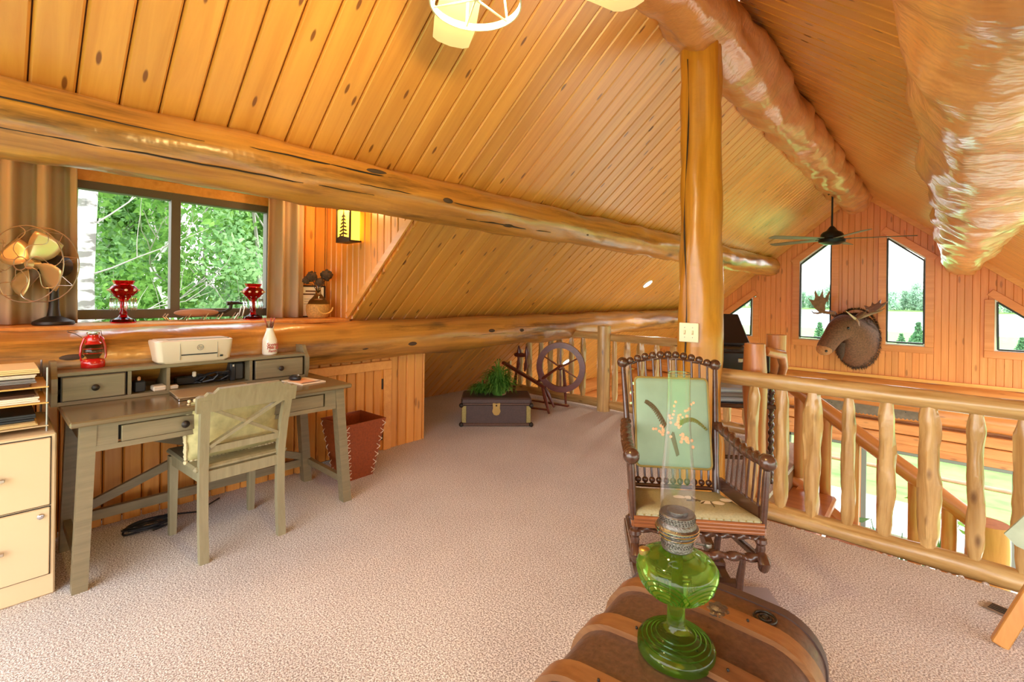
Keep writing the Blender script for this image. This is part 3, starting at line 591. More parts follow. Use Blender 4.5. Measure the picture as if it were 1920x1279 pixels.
bm = MB(); bm.tube([(.0, .0, 0), (.01, .01, 2), (.0, -.02, 4.5), (.03, .05, 7), (.0, .1, 9)], [.13, .115, .10, .085, .06], 14); bm.build('trunk', 'birch', bt)
bb = MB(); g_ = random.Random(5)
for k in range(6): branch(bb, (0, 0, 3.3+.6*k), (g_.uniform(-.6, 1), g_.uniform(-.2, 1), .3), 1.5, .012, 1, g_)
bb.build('branches', 'bark_grey', bt)
leaf_cloud('crown', 'leaf', [(g_.uniform(-1, .4), g_.uniform(-.6, 1.6), 5.6+g_.random()*3, .6, .6, .5) for _ in range(14)], 1500, .07, 3, bt)
TS = [((-10.5, 2.2, -3), 7.5, 1.9, 'leaf', 'broad leafy tree seen in the middle of the dormer window'), ((-9.6, 3.7, -3), 6.6, 1.6, 'leaf_pale', 'pale leafy tree showing beside the right curtain'), ((-11.5, .2, -3), 8, 1.9, 'leaf_pale', 'leafy tree partly behind the white birch trunk'),
      ((-13, 3.6, -3), 8.5, 2.2, 'leaf', 'taller leafy tree standing farther back in the right pane'), ((-14, 1.6, -3), 9, 2.3, 'leaf_pale', 'pale crowned tree farther back in the left pane'), ((-12.5, 5.6, -3), 8, 2.0, 'leaf', 'leafy tree mostly hidden by the right curtain'), ((-16, 5.0, -3), 9, 2.6, 'leaf_pale', 'distant pale tree high in the right pane'), ((-21, 6.5, -3), 13, 3.2, 'leaf', 'tall dark background tree behind the right pane'), ((-22, 2.6, -3), 13.5, 3.2, 'leaf_pale', 'tall background tree behind the window mullion'), ((-21.5, -1.6, -3), 13, 3.2, 'leaf', 'tall background tree behind the left curtain'), ((-23, 10.5, -3), 14, 3.4, 'leaf_pale', 'tall background tree behind the right curtain'), ((-17, .0, -3), 9.5, 2.6, 'leaf', 'distant leafy tree hidden beside the birch')]
for i, (p, h, cr_, mt, lb) in enumerate(TS): tree(lb, p, h, cr_, 9000, .055 if i < 3 else (.08 if i < 8 else .2), 20+i, mt, 'bark_white' if i % 2 == 0 else 'bark_grey', low=.12 if i < 8 else .03)
# far shore trees (one crown shared)
tp = thing('shore_tree', 'haze tinted tree on the far lake shore', 'tree', (0, 262, -2.8), 0, 'trees along the far lake shore')
bm = MB(); bm.tube([(0, 0, 0), (0, 0, 9)], [.3, .15], 8); bm.build('trunk', 'bark_grey', tp)
gg = random.Random(9); leaf_cloud('crown', 'far_leaf_hazed', [(gg.uniform(-1.6, 1.6), gg.uniform(-1.6, 1.6), 1+9.5*gg.random()**1.2, 2.0, 2.0, 2.0) for _ in range(22)], 2600, .42, 77, tp)
tp.location.x = -95
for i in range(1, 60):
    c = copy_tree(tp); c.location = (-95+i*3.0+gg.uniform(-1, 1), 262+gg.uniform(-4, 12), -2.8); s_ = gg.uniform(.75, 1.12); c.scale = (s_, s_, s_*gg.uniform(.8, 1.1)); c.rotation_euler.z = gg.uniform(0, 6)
    c['label'] = 'haze tinted tree on the far lake shore'
def spruce(label, loc, h, rad, seed):
    t = thing('spruce_tree', label, 'tree', loc); bm = MB(); bm.tube([(0, 0, 0), (0, 0, h)], [h*.02, h*.004], 8); bm.build('trunk', 'bark_grey', t)
    g = np.random.default_rng(seed); bl = []
    for k in range(16):
        z = h*(.12+.86*k/16); r_ = rad*(1-k/16.5)
        for a in range(7): an = a*.9+k; bl.append((r_*.6*math.cos(an), r_*.6*math.sin(an), z, r_*.45+.02, r_*.45+.02, h*.025))
    leaf_cloud('needles', 'spruce', bl, 2600, h*.022, seed, t); return t
def at(x, y, Y):
    d = F+RT*((x-960)/FPX)+UP*((555-y)/FPX); return Vector((0, 0, 1.32))+d*(Y/d.y)
p = at(1537, 600, 34); spruce('small spruce standing by the lake under the left antler', (p.x, 34, -3), p.z+3, .85, 1)
p = at(1722, 598, 30); spruce('small spruce at the right edge of the second tall window', (p.x, 30, -3), p.z+3, .8, 2)
p = at(1690, 622, 38); spruce('low spruce at the bottom left of the second tall window', (p.x, 38, -3), p.z+3, .8, 3)
p = at(1712, 625, 33); spruce('low bushy spruce between two others in the second tall window', (p.x, 33, -3), p.z+3, .9, 5)
p = at(1917, 628, 36); spruce('small spruce in the right hand trapezoid window', (p.x, 36, -3), p.z+3, .8, 4)
gg = random.Random(3)
for i, x in enumerate((1495, 1540, 1580, 1650, 1700, 1750, 1800, 1850, 1890, 1930)):
    Y = 18+(i % 3)*.9; p = at(x, 830, Y); t = thing('garden_shrub', 'leafy green shrub behind the log fence', 'shrub', (p.x, Y, -3), 0, 'shrubs behind the log fence')
    bm = MB()
    for k in range(5): bm.tube([(0, 0, 0), (gg.uniform(-.3, .3), gg.uniform(-.3, .3), 1)], [.02, .01], 5)
    bm.build('stems', 'bark_grey', t)
    leaf_cloud('foliage', 'leaf', [(gg.uniform(-.9, .9), gg.uniform(-.4, .4), .3+.8*gg.random(), .5, .4, .35) for _ in range(9)], 1500, .07, 200+i, t)
fe = thing('log_fence', 'pink grey split rail fence seen through the lower windows', 'fence', (0, 14.2, -3))
for x in (-5.5, -3.4, -1.3, .8, 2.9, 5.0): log('post', 'fence_wood', (x, 0, 0), (x, 0, .75), .06, fe, seed=int(x*7+60), nr=10, bump=.01)
for z in (.32,): 
    for x in (-5.5, -3.4, -1.3, .8, 2.9): log('rail', 'fence_wood', (x, .02, z+.04), (x+2.12, .02, z+.04), .045, fe, seed=int(300+x*9), nr=10, bump=.012)

# ================================================================== DESK
dk = thing('writing_desk', 'grey brown writing desk with a raised hutch under the window', 'desk', (-3.03, .885, 0)); DX, DYc = -3.03, .885
def LB(x, y, z): return (x-DX, y-DYc, z)
b = MB(); b.box(LB(-3.02, .885, .748), (.66, 1.29, .026), bev=.006); b.build('desktop', 'desk_top', dk)
for (x, yt, yb) in ((-2.755, .305, .285), (-2.755, 1.465, 1.545), (-3.28, .305, .285), (-3.28, 1.465, 1.52)):
    b = MB(); b.prism([(-.03, -.027), (.03, -.027), (.03, .027), (-.03, .027)], LB(x, yt, .735), (1, 0, 0), (0, 1, 0), Vector(LB(x-(0.03 if x > -3 else 0), yb, 0))-Vector(LB(x, yt, .735))); b.build('leg', 'desk_paint', dk)
for z0, z1, x in ((.715, .735, -2.74), (.612, .636, -2.74)): b = MB(); b.box(LB(x, .885, (z0+z1)/2), (.02, 1.12, z1-z0)); b.build('apron_rail', 'desk_paint', dk)
for ya, yb in ((.33, .405), (1.375, 1.445)): b = MB(); b.box(LB(-2.742, (ya+yb)/2, .675), (.02, yb-ya, .08)); b.build('apron_panel', 'desk_paint', dk)
b = MB(); b.box(LB(-2.95, .885, .675), (.36, 1.12, .07)); b.build('drawer_case', 'iron', dk)
for ya, yb in ((.413, .885), (.893, 1.367)):
    b = MB(); b.box(LB(-2.736, (ya+yb)/2, .675), (.022, yb-ya-.006, .074), bev=.003); d = b.build('drawer', 'desk_paint', dk)
    kb = MB(); kb.lathe([(.006, 0), (.006, .012), (.016, .018), (.018, .026), (.012, .033), (0.001, .035)], 14); o = kb.build('knob', 'iron', d); o.matrix_local = frame(LB(-2.725, .655 if ya < .6 else 1.13, .675), (0, 0, 1), (1, 0, 0))
for x in (-3.29,): b = MB(); b.box(LB(x, .885, .66), (.02, 1.15, .13)); b.build('back_rail', 'desk_paint', dk)
for y in (.285, 1.53):
    b = MB(); b.bar(LB(-2.77, y, .14), LB(-3.29, y, .14), .03, .04); b.build('side_stretcher', 'desk_paint', dk)
    b = MB(); b.box(LB(-3.02, y+(0.02 if y < 1 else -.05), .675), (.5, .02, .11)); b.build('side_rail', 'desk_paint', dk)
b = MB(); b.bar(LB(-3.30, .30, .13), LB(-3.30, 1.52, .13), .03, .05); b.build('back_stretcher', 'desk_paint', dk)
b = MB(); b.bar(LB(-3.27, .30, .17), LB(-3.27, 1.50, .62), .025, .045); b.build('cross_brace', 'desk_paint', dk)
b = MB(); b.bar(LB(-3.29, .30, .62), LB(-3.29, 1.50, .17), .02, .045); b.build('cross_brace', 'desk_paint', dk)
# hutch
HX0, HX1 = -3.36, -3.11
hu = MB(); hu.box(LB((HX0+HX1)/2, .83, .912), (HX1-HX0, 1.20, .02), bev=.003); hu.build('hutch_top', 'desk_paint', dk)
hu = MB(); hu.box(LB((HX0+HX1)/2, .83, .771), (HX1-HX0, 1.20, .018)); hu.build('hutch_bottom', 'desk_paint', dk)
hu = MB(); hu.box(LB(HX0+.008, .83, .865), (.014, 1.20, .21)); hu.build('hutch_back', 'desk_paint', dk)
prof = [(0, 0), (.25, 0), (.27, .06), (.27, .135), (.24, .165), (.21, .21), (.0, .21)]
for y in (.222, 1.432): hu = MB(); hu.prism([(a, c) for a, c in prof], LB(HX0, y-.011, .762), (1, 0, 0), (0, 0, 1), (0, .022, 0)); hu.build('hutch_side', 'desk_paint', dk)
for y in (.505, .672, 1.092): hu = MB(); hu.box(LB((HX0+HX1)/2, y, .84), (HX1-HX0-.01, .016, .13)); hu.build('divider', 'desk_paint', dk)
for ya, yb in ((.245, .49), (1.11, 1.41)):
    b = MB(); b.box(LB(HX1-.01, (ya+yb)/2, .84), (.02, yb-ya, .122)); b.build('drawer_gap', 'iron', dk)
    b = MB(); b.box(LB(HX1-.004, (ya+yb)/2, .84), (.022, yb-ya-.008, .114), bev=.003); d = b.build('drawer', 'desk_paint', dk)
    kb = MB(); kb.lathe([(.006, 0), (.006, .01), (.015, .015), (.016, .023), (.010, .029), (0.001, .031)], 14); o = kb.build('knob', 'iron', d); o.matrix_local = frame(LB(HX1+.007, (ya+yb)/2, .84), (0, 0, 1), (1, 0, 0))
# ---------------- items on and in the desk
la = thing('oil_lantern', 'red enamel hurricane lantern on the desk hutch', 'lantern', (-3.24, .375, .922)); S = .95
b = MB(); b.lathe([(.048*S, 0), (.052*S, .006), (.052*S, .03), (.045*S, .042), (.030*S, .048)], 24); b.build('fuel_tank', 'red_enamel', la)
b = MB(); b.lathe([(.024, .048), (.034, .065), (.037, .085), (.030, .115), (.022, .122)], 20, cap=False); b.build('globe', 'bottle_glass', la)
b = MB(); b.lathe([(.034, .120), (.036, .126), (.028, .135), (.030, .150), (.024, .160), (.022, .170)], 20); b.build('hood', 'red_enamel', la)
b = MB(); b.lathe([(.024, .170), (.027, .174), (.027, .182), (.012, .186)], 20); b.build('cap', 'chrome', la)
for s_ in (-1, 1):
    b = MB(); b.tube([(0, s_*.044, .03), (0, s_*.050, .06), (0, s_*.047, .11), (0, s_*.036, .15), (0, s_*.024, .16)], .0055, 8); b.build('side_tube', 'red_enamel', la)
b = MB(); b.tube([(0, -.036, .15), (.0, -.07, .178), (0, -.098, .188), (0, -.10, .194), (0, -.06, .196), (0, .03, .188), (0, .036, .15)], .002, 6); b.build('bail_handle', 'chrome', la)
b = MB(); 
for z in (.075, .098): b.tube([(.04*math.cos(a), .04*math.sin(a), z) for a in np.linspace(0, 2*math.pi, 20, endpoint=False)], .0015, 5, closed=True)
b.build('globe_guard', 'red_enamel', la)
pr = thing('printer', 'cream white inkjet printer on top of the desk hutch', 'printer', (-3.20, .80, .922))
hl, hd, hh = .195, .10, .125
sec = [(-hl*.86, 0), (hl*.86, 0), (hl*.95, .02), (hl, hh*.95), (hl*.98, hh), (-hl*.98, hh), (-hl, hh*.95), (-hl*.95, .02)]
b = MB()
def rrect(sx_, sy_, z, r=.03, n=5):
    o = []
    for cx, cy, a0 in ((1, 1, 0), (-1, 1, 90), (-1, -1, 180), (1, -1, 270)):
        for k in range(n+1):
            a = R(a0+90*k/n); o.append(Vector((cx*(sx_-r)+r*math.cos(a), cy*(sy_-r)+r*math.sin(a), z)))
    return o
def loft(b, rings, cap=True):
    n = len(rings[0]); vs = [p for r in rings for p in r]; fs = [(i*n+k, i*n+(k+1) % n, (i+1)*n+(k+1) % n, (i+1)*n+k) for i in range(len(rings)-1) for k in range(n)]
    if cap: fs += [tuple(range(n-1, -1, -1)), tuple((len(rings)-1)*n+k for k in range(n))]
    return b.add(vs, fs)
loft(b, [rrect(.085, .165, 0), rrect(.095, .178, .012), rrect(.10, .19, .11), rrect(.10, .19, .122), rrect(.094, .184, .126)]); b.build('body', 'white_plastic', pr)
b = MB(); loft(b, [rrect(.086, .174, .1255, .025), rrect(.084, .172, .129, .025)]); b.build('lid', 'white_plastic', pr)
b = MB(); b.box((.06, .02, .1285), (.045, .30, .006), bev=.002); b.build('lid_strip', 'grey_plastic', pr)
b = MB(); b.box((.0985, .015, .045), (.006, .175, .006)); b.build('paper_slot', 'black_plastic', pr)
for y in (-.078, .105): b = MB(); b.box((.0985, y, .065), (.005, .0015, .09)); b.build('seam', 'grey_plastic', pr)
b = MB(); b.box((.0975, .125, .028), (.006, .014, .01)); b.build('button', 'black_plastic', pr)
b = MB(); b.tube([(.1, .018+.0155*math.cos(a), .083+.0155*math.sin(a)) for a in np.linspace(0, 2*math.pi, 24, endpoint=False)], .0016, 5, closed=True); lo_ = b.build('logo_ring', 'grey_plastic', pr)
text_mesh('hp', .026, 'grey_plastic', 'logo_letters', pr, frame((.1005, .018, .085), (0, 1, 0), (1, 0, 0)), shear=.3)
mb = thing('milk_bottle', 'white glass milk bottle with red lettering on the hutch', 'bottle', (-3.20, 1.232, .922))
b = MB(); b.lathe([(.040, 0), (.044, .006), (.044, .075), (.042, .095), (.028, .135), (.021, .155), (.021, .170)], 28); b.build('milk_body', 'milk_white', mb)
b = MB(); b.lathe([(.0215, .170), (.0225, .195), (.026, .208), (.026, .214)], 24, cap=False); b.build('neck', 'bottle_glass', mb)
for i, tx in enumerate(('Scenic', 'Milk &', 'Farm')):
    # lettering wrapped as small flat print set proud of the glass
    text_mesh(tx, .030-.003*i, 'red_print', 'lettering', mb, frame((.0448, 0, .066-.021*i), (0, 1, 0), (1, -.0, 0)), ext=.0015, shear=.2)
for dx, dy, s_ in ((.0, -.016, -.4), (.01, .012, .28), (-.006, .004, .1)):
    b = MB(); b.tube([(dx*.3, dy*.2, .16), (dx, dy+s_*.05, .235)], .0045, 8); b.build('paper_straw', 'straw_red', mb)
# compartment clutter
rt = thing('wifi_router', 'black upright router inside the hutch cubby', 'router', (-3.25, 1.04, .78)); b = MB(); b.box((0, 0, .055), (.14, .07, .11), bev=.01); b.build('case', 'dark_grey', rt); b = MB(); b.box((.075, -.03, .055), (.012, .03, .11), bev=.005); b.build('front_panel', 'black_plastic', rt); b = MB(); b.box((.083, -.03, .094), (.003, .008, .012)); b.build('indicator', 'paper', rt)
cb = MB(); g = random.Random(4); pts = []
for i in range(60): a = i*.55; pts.append((-3.17+.03*math.sin(i*.7)+g.uniform(-.01, .01), .90+.07*math.cos(a)+.02*math.sin(i*1.7), .80+.03*math.sin(a*1.3)+.018))
cb.tube(pts, .0045, 6); tag(cb.build('power_cable', 'black_plastic'), 'tangled black power cable inside the hutch cubby', 'cable')
ps = thing('power_strip', 'black power strip with white plug in the hutch cubby', 'power strip', (-3.22, .79, .78)); b = MB(); b.box((0, 0, .028), (.05, .13, .045), bev=.006); b.build('body', 'black_plastic', ps); b = MB(); b.box((.02, .025, .06), (.02, .018, .03), bev=.004); b.build('plug', 'paper', ps)
for i, (y, x, sz, mt, lb) in enumerate(((.635, -3.15, (.075, .06, .028), 'white_plastic', 'small cream box at the edge of the left cubby'), (.70, -3.14, (.045, .045, .022), 'white_plastic', 'tiny cream adapter beside the cubby divider'))):
    t = thing('small_box' if i == 0 else 'plug_adapter', lb, 'box' if i == 0 else 'adapter', (x, y, .78)); b = MB(); b.box((0, 0, sz[2]/2), sz, bev=.006); b.build('case', mt, t); b = MB(); b.box((sz[0]/2, 0, sz[2]*.6), (.002, sz[1]*.8, .002)); b.build('seam', 'grey_plastic', t)
t = thing('charger', 'black charger block with a copper tip in the left cubby', 'charger', (-3.18, .555, .78)); b = MB(); b.box((0, 0, .03), (.07, .05, .06), bev=.006); b.build('block', 'black_plastic', t); b = MB(); b.lathe([(.008, .06), (.008, .075), (.003, .08)], 10); b.build('tip', 'petal', t)
lp = thing('laptop', 'closed silver laptop lying on the desktop', 'laptop', (-2.96, .85, .761), R(-3)); b = MB(); b.box((0, 0, .007), (.25, .37, .011), bev=.003); b.build('base', 'chrome', lp); b = MB(); b.box((0, 0, .0165), (.25, .37, .006), bev=.002); b.build('lid', 'screen_grey', lp)
mg = thing('magazine', 'open magazine under the mouse on the right of the desk', 'magazine', (-2.955, 1.345, .761), R(8)); b = MB(); b.box((0, 0, .003), (.23, .16, .006), bev=.001); b.build('pages', 'paper', mg); b = MB(); b.box((.0, -.01, .0066), (.15, .10, .001)); b.build('printed_panel', 'petal', mg); b = MB(); b.box((.08, .0, .0066), (.02, .13, .001)); b.build('headline_bar', 'book_brown', mg)
ms = thing('computer_mouse', 'black computer mouse on the magazine', 'mouse', (-3.01, 1.315, .768), R(20)); b = MB(); b.ball((0, 0, .012), .03, 16, (1.5, .95, .75)); b.build('shell', 'black_plastic', ms); b = MB(); b.ball((.028, 0, .032), .006, 8, (1.4, .6, 1)); b.build('scroll_wheel', 'grey_plastic', ms)
# ---------------- file cabinet and trays
fc = thing('file_cabinet', 'cream metal two drawer file cabinet left of the desk', 'cabinet', (-3.10, -.02, 0))
b = MB(); b.box((0, 0, .35), (.52, .466, .70), bev=.006); b.build('body', 'cream_metal', fc)
for z0, z1 in ((.092, .385), (.392, .685)):
    b = MB(); b.box((.258, -.005, (z0+z1)/2), (.008, .445, z1-z0+.004)); b.build('drawer_gap', 'iron', fc)
    b = MB(); b.box((.264, -.005, (z0+z1)/2), (.012, .438, z1-z0-.004), bev=.003); d = b.build('drawer', 'cream_metal', fc)
    h = MB(); h.bar((.288, -.09, (z0+z1)/2), (.288, .08, (z0+z1)/2), .014, .016, bev=.003); hh_ = h.build('handle', 'wire_silver', d)
b = MB(); b.lathe([(.011, 0), (.011, .008), (.007, .01)], 14); o = b.build('lock', 'chrome', fc); o.matrix_local = frame((.27, .185, .352), (0, 0, 1), (1, 0, 0))
ty = thing('letter_tray', 'three tier letter tray on the file cabinet', 'tray', (-3.06, -.02, .70))
for z in (.025, .125, .195): b = MB(); b.box((0, 0, z), (.34, .42, .005)); b.build('shelf', 'manila' if z > .1 else 'cream_dark', ty)
for x in (-.165, .165):
    for y in (-.205, .205): b = MB(); b.tube([(x, y, .0), (x, y, .28)], .004, 8); b.build('post', 'vent_metal', ty)
for (nm, lb, ct, mt, z, sz, dx) in (('paper_stack', 'stack of cream papers on the top of the letter tray', 'paper', 'paper_cream', .262, (.27, .38, .022), -.02), ('document_folder', 'grey folder in the upper slot of the letter tray', 'folder', 'paper_grey', .2215, (.29, .36, .016), .0), ('notebook', 'brown notebook under the grey folder in the tray', 'notebook', 'book_brown', .2055, (.27, .33, .015), .02),
      ('paper_stack', 'cream sheets sandwiched below the top pile in the tray', 'paper', 'paper', .240, (.28, .36, .014), -.01), ('paper_stack', 'thick white paper stack in the middle tray', 'paper', 'paper', .140, (.28, .38, .024), .01), ('magazine', 'dark magazine lying on the white paper in the middle tray', 'magazine', 'book_brown', .158, (.27, .36, .012), .0), ('paper_stack', 'thin paper stack on the bottom tray', 'paper', 'paper_cream', .035, (.28, .37, .012), .02), ('binder', 'black binder lying in the bottom tray', 'binder', 'black_plastic', .058, (.27, .36, .03), -.02)):
    t = thing(nm, lb, ct, (-3.06+dx, -.03, .70+z-sz[2]/2)); n_ = 3
    for k in range(n_): b = MB(); b.box((rng.uniform(-.004, .004), rng.uniform(-.004, .004), sz[2]*(k+.5)/n_), (sz[0], sz[1], sz[2]/n_-.0006), bev=.001); b.build('sheet_block' if k < n_-1 else 'cover', mt, t)

# ================================================================== WINDOW SILL
SZ = 1.123
def curtain(label, y0, y1, folds, seed):
    t = thing('curtain', label, 'curtain', (-3.80, (y0+y1)/2, SZ)); n = 90; hw = (y1-y0)/2; rings = []
    b = MB(); rows = 10; vs = []
    for j in range(rows+1):
        z = .004+.95*j/rows
        for i in range(n+1):
            s_ = i/n; y = -hw+2*hw*s_; x = .035*math.sin(s_*folds*2*math.pi+seed+.15*j*.2)+.012*math.sin(s_*folds*4.1*math.pi+seed)
            vs.append((x, y*(1+.05*(1-j/rows)), z))
    m_ = n+1; fs_ = [(j*m_+i, j*m_+i+1, (j+1)*m_+i+1, (j+1)*m_+i) for j in range(rows) for i in range(n)]
    b.add(vs, fs_); o = b.build('cloth', 'curtain', t, sharp=80); md = o.modifiers.new('thick', 'SOLIDIFY'); md.thickness = .004
    r = MB(); r.tube([(0, -hw-.05, .965), (0, hw+.05, .965)], .01, 10); r.build('rod', 'iron', t)
    return t
curtain('taupe curtain on the left of the dormer window behind the fan', -.05, .355, 3.0, 1.0)
curtain('taupe curtain on the right of the dormer window', 1.43, 1.72, 2.5, 2.2)
# vintage fan
fn = thing('desk_fan', 'vintage brass bladed electric fan in a wire cage on the sill', 'fan', (-3.64, .185, SZ), math.atan2(-.7466, .665))   # local +x faces the camera
b = MB(); b.lathe([(.085, 0), (.09, .006), (.088, .02), (.06, .035), (.03, .05), (.022, .10), (.022, .16)], 24, c=(-.10, 0, 0)); b.build('base', 'iron', fn)
b = MB(); b.tube([(-.17, 0, .335), (-.15, 0, .335), (-.06, 0, .335), (-.03, 0, .335)], [.03, .06, .062, .04], 18); b.build('motor', 'iron', fn)
b = MB(); b.tube([(-.10, 0, .15), (-.10, 0, .29)], .02, 10); b.build('stand', 'iron', fn)
FZ, FR = .335, .205
for k in range(4):
    b = MB(); a0 = R(58+90*k); vs = []; nu, nv = 8, 5
    for i in range(nu+1):
        rr = .03+.150*i/nu; hw = .014+.066*math.sin(min(1, i/nu*1.05)*math.pi*.62)
        for j in range(nv+1):
            s_ = (j/nv-.5)*2; an = a0+s_*hw/rr*1.0*(.9); vs.append((.02+s_*.022, rr*math.cos(an), FZ+rr*math.sin(an)))
    fs_ = [(i*(nv+1)+j, i*(nv+1)+j+1, (i+1)*(nv+1)+j+1, (i+1)*(nv+1)+j) for i in range(nu) for j in range(nv)]
    b.add(vs, fs_); o = b.build('blade', 'brass_blade', fn, sharp=80); o.modifiers.new('thick', 'SOLIDIFY').thickness = .002
b = MB(); b.tube([(.0, 0, FZ), (.04, 0, FZ), (.055, 0, FZ)], [.028, .028, .012], 16); b.build('hub', 'brass_blade', fn)
for rr, x, nm in ((FR, .06, 'cage_ring'), (FR, -.03, 'cage_ring'), (.035, .085, 'cage_center')):
    b = MB(); b.tube([(x, rr*math.cos(a), FZ+rr*math.sin(a)) for a in np.linspace(0, 2*math.pi, 40, endpoint=False)], .0028, 6, closed=True); b.build(nm, 'wire_silver', fn)
for k in range(8):
    a0 = 2*math.pi*k/8+.2; pts = []
    for i in range(19):
        t_ = i/18; rr = .035+(FR-.035)*t_; an = a0+.26*math.sin(t_*2*math.pi)*1.0; pts.append((.088-.03*t_**2, rr*math.cos(an), FZ+rr*math.sin(an)))
    b = MB(); b.tube(pts, .0018, 5); b.build('cage_wire', 'wire_silver', fn)
for k in range(8):
    a = 2*math.pi*k/8+.2; b = MB(); b.tube([(.06, FR*math.cos(a), FZ+FR*math.sin(a)), (-.03, FR*math.cos(a), FZ+FR*math.sin(a)), (-.06, .05*math.cos(a), FZ+.05*math.sin(a))], .0018, 5); b.build('cage_wire', 'wire_silver', fn)
# ruby lustre lamps
def lustre(label, loc):
    t = thing('lustre_vase', label, 'vase', loc, 0, 'ruby glass lustres on the window sill')
    b = MB(); b.lathe([(.062, 0), (.066, .008), (.060, .022), (.030, .034), (.018, .05), (.020, .065), (.014, .08), (.019, .10), (.016, .13)], 28); b.build('foot', 'red_glass', t)
    b = MB(); b.lathe([(.016, .13), (.030, .150), (.050, .170), (.070, .195), (.072, .208), (.060, .226), (.046, .236), (.050, .250), (.056, .262), (.050, .262), (.044, .240), (.056, .222), (.064, .206), (.030, .160)], 36, flute=12, famp=.03, cap=False); b.build('bowl', 'red_glass', t)
    for k in range(12):
        a = 2*math.pi*k/12; c = (.062*math.cos(a), .062*math.sin(a)); b = MB(); b.lathe([(.001, .075), (.0075, .088), (.0055, .15), (.001, .155)], 6, c=(c[0], c[1], 0)); b.ball((c[0], c[1], .165), .005, 8); b.build('prism_drop', 'crystal', t)
    for k in range(10):
        a = 2*math.pi*k/10; b = MB(); b.ball((.0735*math.cos(a), .0735*math.sin(a), .203), .009, 8, (1, 1, .8)); b.build('gilt_bead', 'petal_white', t)
    return t
lustre('ruby glass lustre vase with prisms nearest the old fan', (-3.74, .572, SZ))
lustre('ruby glass lustre vase with prisms beside the right curtain', (-3.74, 1.318, SZ))
# wire and wood sleigh ornament
sl = thing('sleigh_ornament', 'small wooden bodied ornament on bent wire runners in the window', 'ornament', (-3.76, 1.02, SZ))
b = MB(); b.ball((0, -.05, .055), .1, 20, (.35, 1.35, .26)); b.build('body', 'fence_wood', sl)
for x in (-.035, .035):
    b = MB(); b.tube([(x, -.22, .05), (x, -.235, .03), (x, -.215, .006), (x, -.1, .003), (x, .08, .003), (x, .2, .004), (x, .225, .03), (x, .24, .10)], .004, 6); b.build('runner', 'wire_silver', sl)
    for y in (-.12, -.02, .07, .17): b = MB(); b.tube([(x, y, .004), (x*.8, y+.03, .05)], .0035, 6); b.build('strut', 'wire_silver', sl)
b = MB(); b.tube([(0, .05, .05), (0, .12, .055), (0, .155, .08), (0, .16, .115), (0, .15, .128)], [.012, .012, .011, .012, .016], 10); b.tube([(0, .13, .118), (0, .2, .122), (0, .26, .115)], [.016, .010, .004], 8); b.build('figurehead', 'iron', sl)
# wicker wine jug with dried flowers, framed print
jg = thing('wicker_jug', 'glass wine jug in wicker with dark dried flower heads on the sill', 'jug', (-3.66, 1.775, SZ))
b = MB(); b.lathe([(.060, 0), (.078, .02), (.088, .06), (.086, .10), (.068, .14), (.040, .17), (.022, .195), (.018, .25), (.020, .285), (.016, .285)], 28, cap=False); b.build('glass_body', 'bottle_glass', jg)
b = MB(); b.lathe([(.062, .0), (.081, .018), (.091, .06), (.089, .10), (.084, .112)], 28); b.build('wicker_basket', 'wicker', jg)
b = MB(); b.tube([(.082, .02+.06*math.cos(a), .088-.05*math.sin(a)) for a in np.linspace(0, math.pi, 12)], .006, 8); b.build('wicker_handle', 'manila', jg)
for (dx, dy, dz, rr) in ((0, -.055, .33, .042), (.0, .068, .345, .046), (.02, .0, .29, .034), (-.02, -.09, .30, .03)):
    b = MB(); b.tube([(0, 0, .2), (dx*.4, dy*.5, .27), (dx, dy, dz-.02)], .003, 6); b.build('stem', 'dried', jg); b = MB(); g = random.Random(int(dy*999))
    b.ball((dx, dy, dz), rr, 12, (1, 1, .85))
    for k in range(26): v_ = Vector((g.gauss(0, 1), g.gauss(0, 1), g.gauss(0, 1))).normalized()*rr; b.ball(Vector((dx, dy, dz))+v_*.9, rr*.25, 6)
    b.build('flower_head', 'dried', jg)
fp = thing('framed_print', 'small framed cream print standing behind the wicker jug', 'picture', (-3.84, 1.80, SZ))
b = MB(); b.box((0, 0, .13), (.012, .23, .26)); b.build('backing', 'iron', fp)
for p, q in (((.0, -.115, 0.005), (.0, .115, .005)), ((.0, -.115, .258), (.0, .115, .258)), ((0, -.115, 0), (0, -.115, .26)), ((0, .115, 0), (0, .115, .26))): b = MB(); b.bar(p, q, .012, .02, up=(1, 0, 0)); b.build('frame', 'iron', fp)
b = MB(); b.box((.0075, 0, .13), (.002, .21, .24)); pp = b.build('print', 'paper', fp)
for k, (z, wd) in enumerate(((.215, .10), (.19, .17), (.15, .12), (.13, .12), (.11, .13))): b = MB(); b.box((.0088, 0, z), (.001, wd, .012 if k < 2 else .004)); b.build('printed_line', 'book_brown' if k < 2 else 'grey_plastic', pp)
# sconce
sn = thing('wall_sconce', 'lit wall sconce with a pine tree cutout on the dormer cheek', 'sconce', (-3.43, CY-.02, 1.73))
W2, HH, DP = .10, .26, .09
b = MB(); b.box((0, -DP+.006, HH/2), (2*W2-.012, .004, HH-.01)); b.build('mica_panel', 'mica', sn)
for s_ in (-1, 1): b = MB(); b.box((s_*(W2-.004), -DP/2, HH/2), (.004, DP-.01, HH-.01)); b.build('mica_side', 'mica', sn)
for x in (-W2, W2): b = MB(); b.box((x, -DP, HH/2), (.012, .012, HH)); b.build('corner_bar', 'iron', sn)
for z in (0, HH): b = MB(); b.box((0, -DP/2, z), (2*W2+.012, DP+.012, .012)); b.build('rim', 'iron', sn)
b = MB(); b.prism([(-.008, 0), (.008, 0), (.006, .22), (0, .25), (-.006, .22)], (0, -DP-.002, 0), (1, 0, 0), (0, 0, 1), (0, .003, 0)); tr_ = b.build('tree_cutout', 'iron', sn)
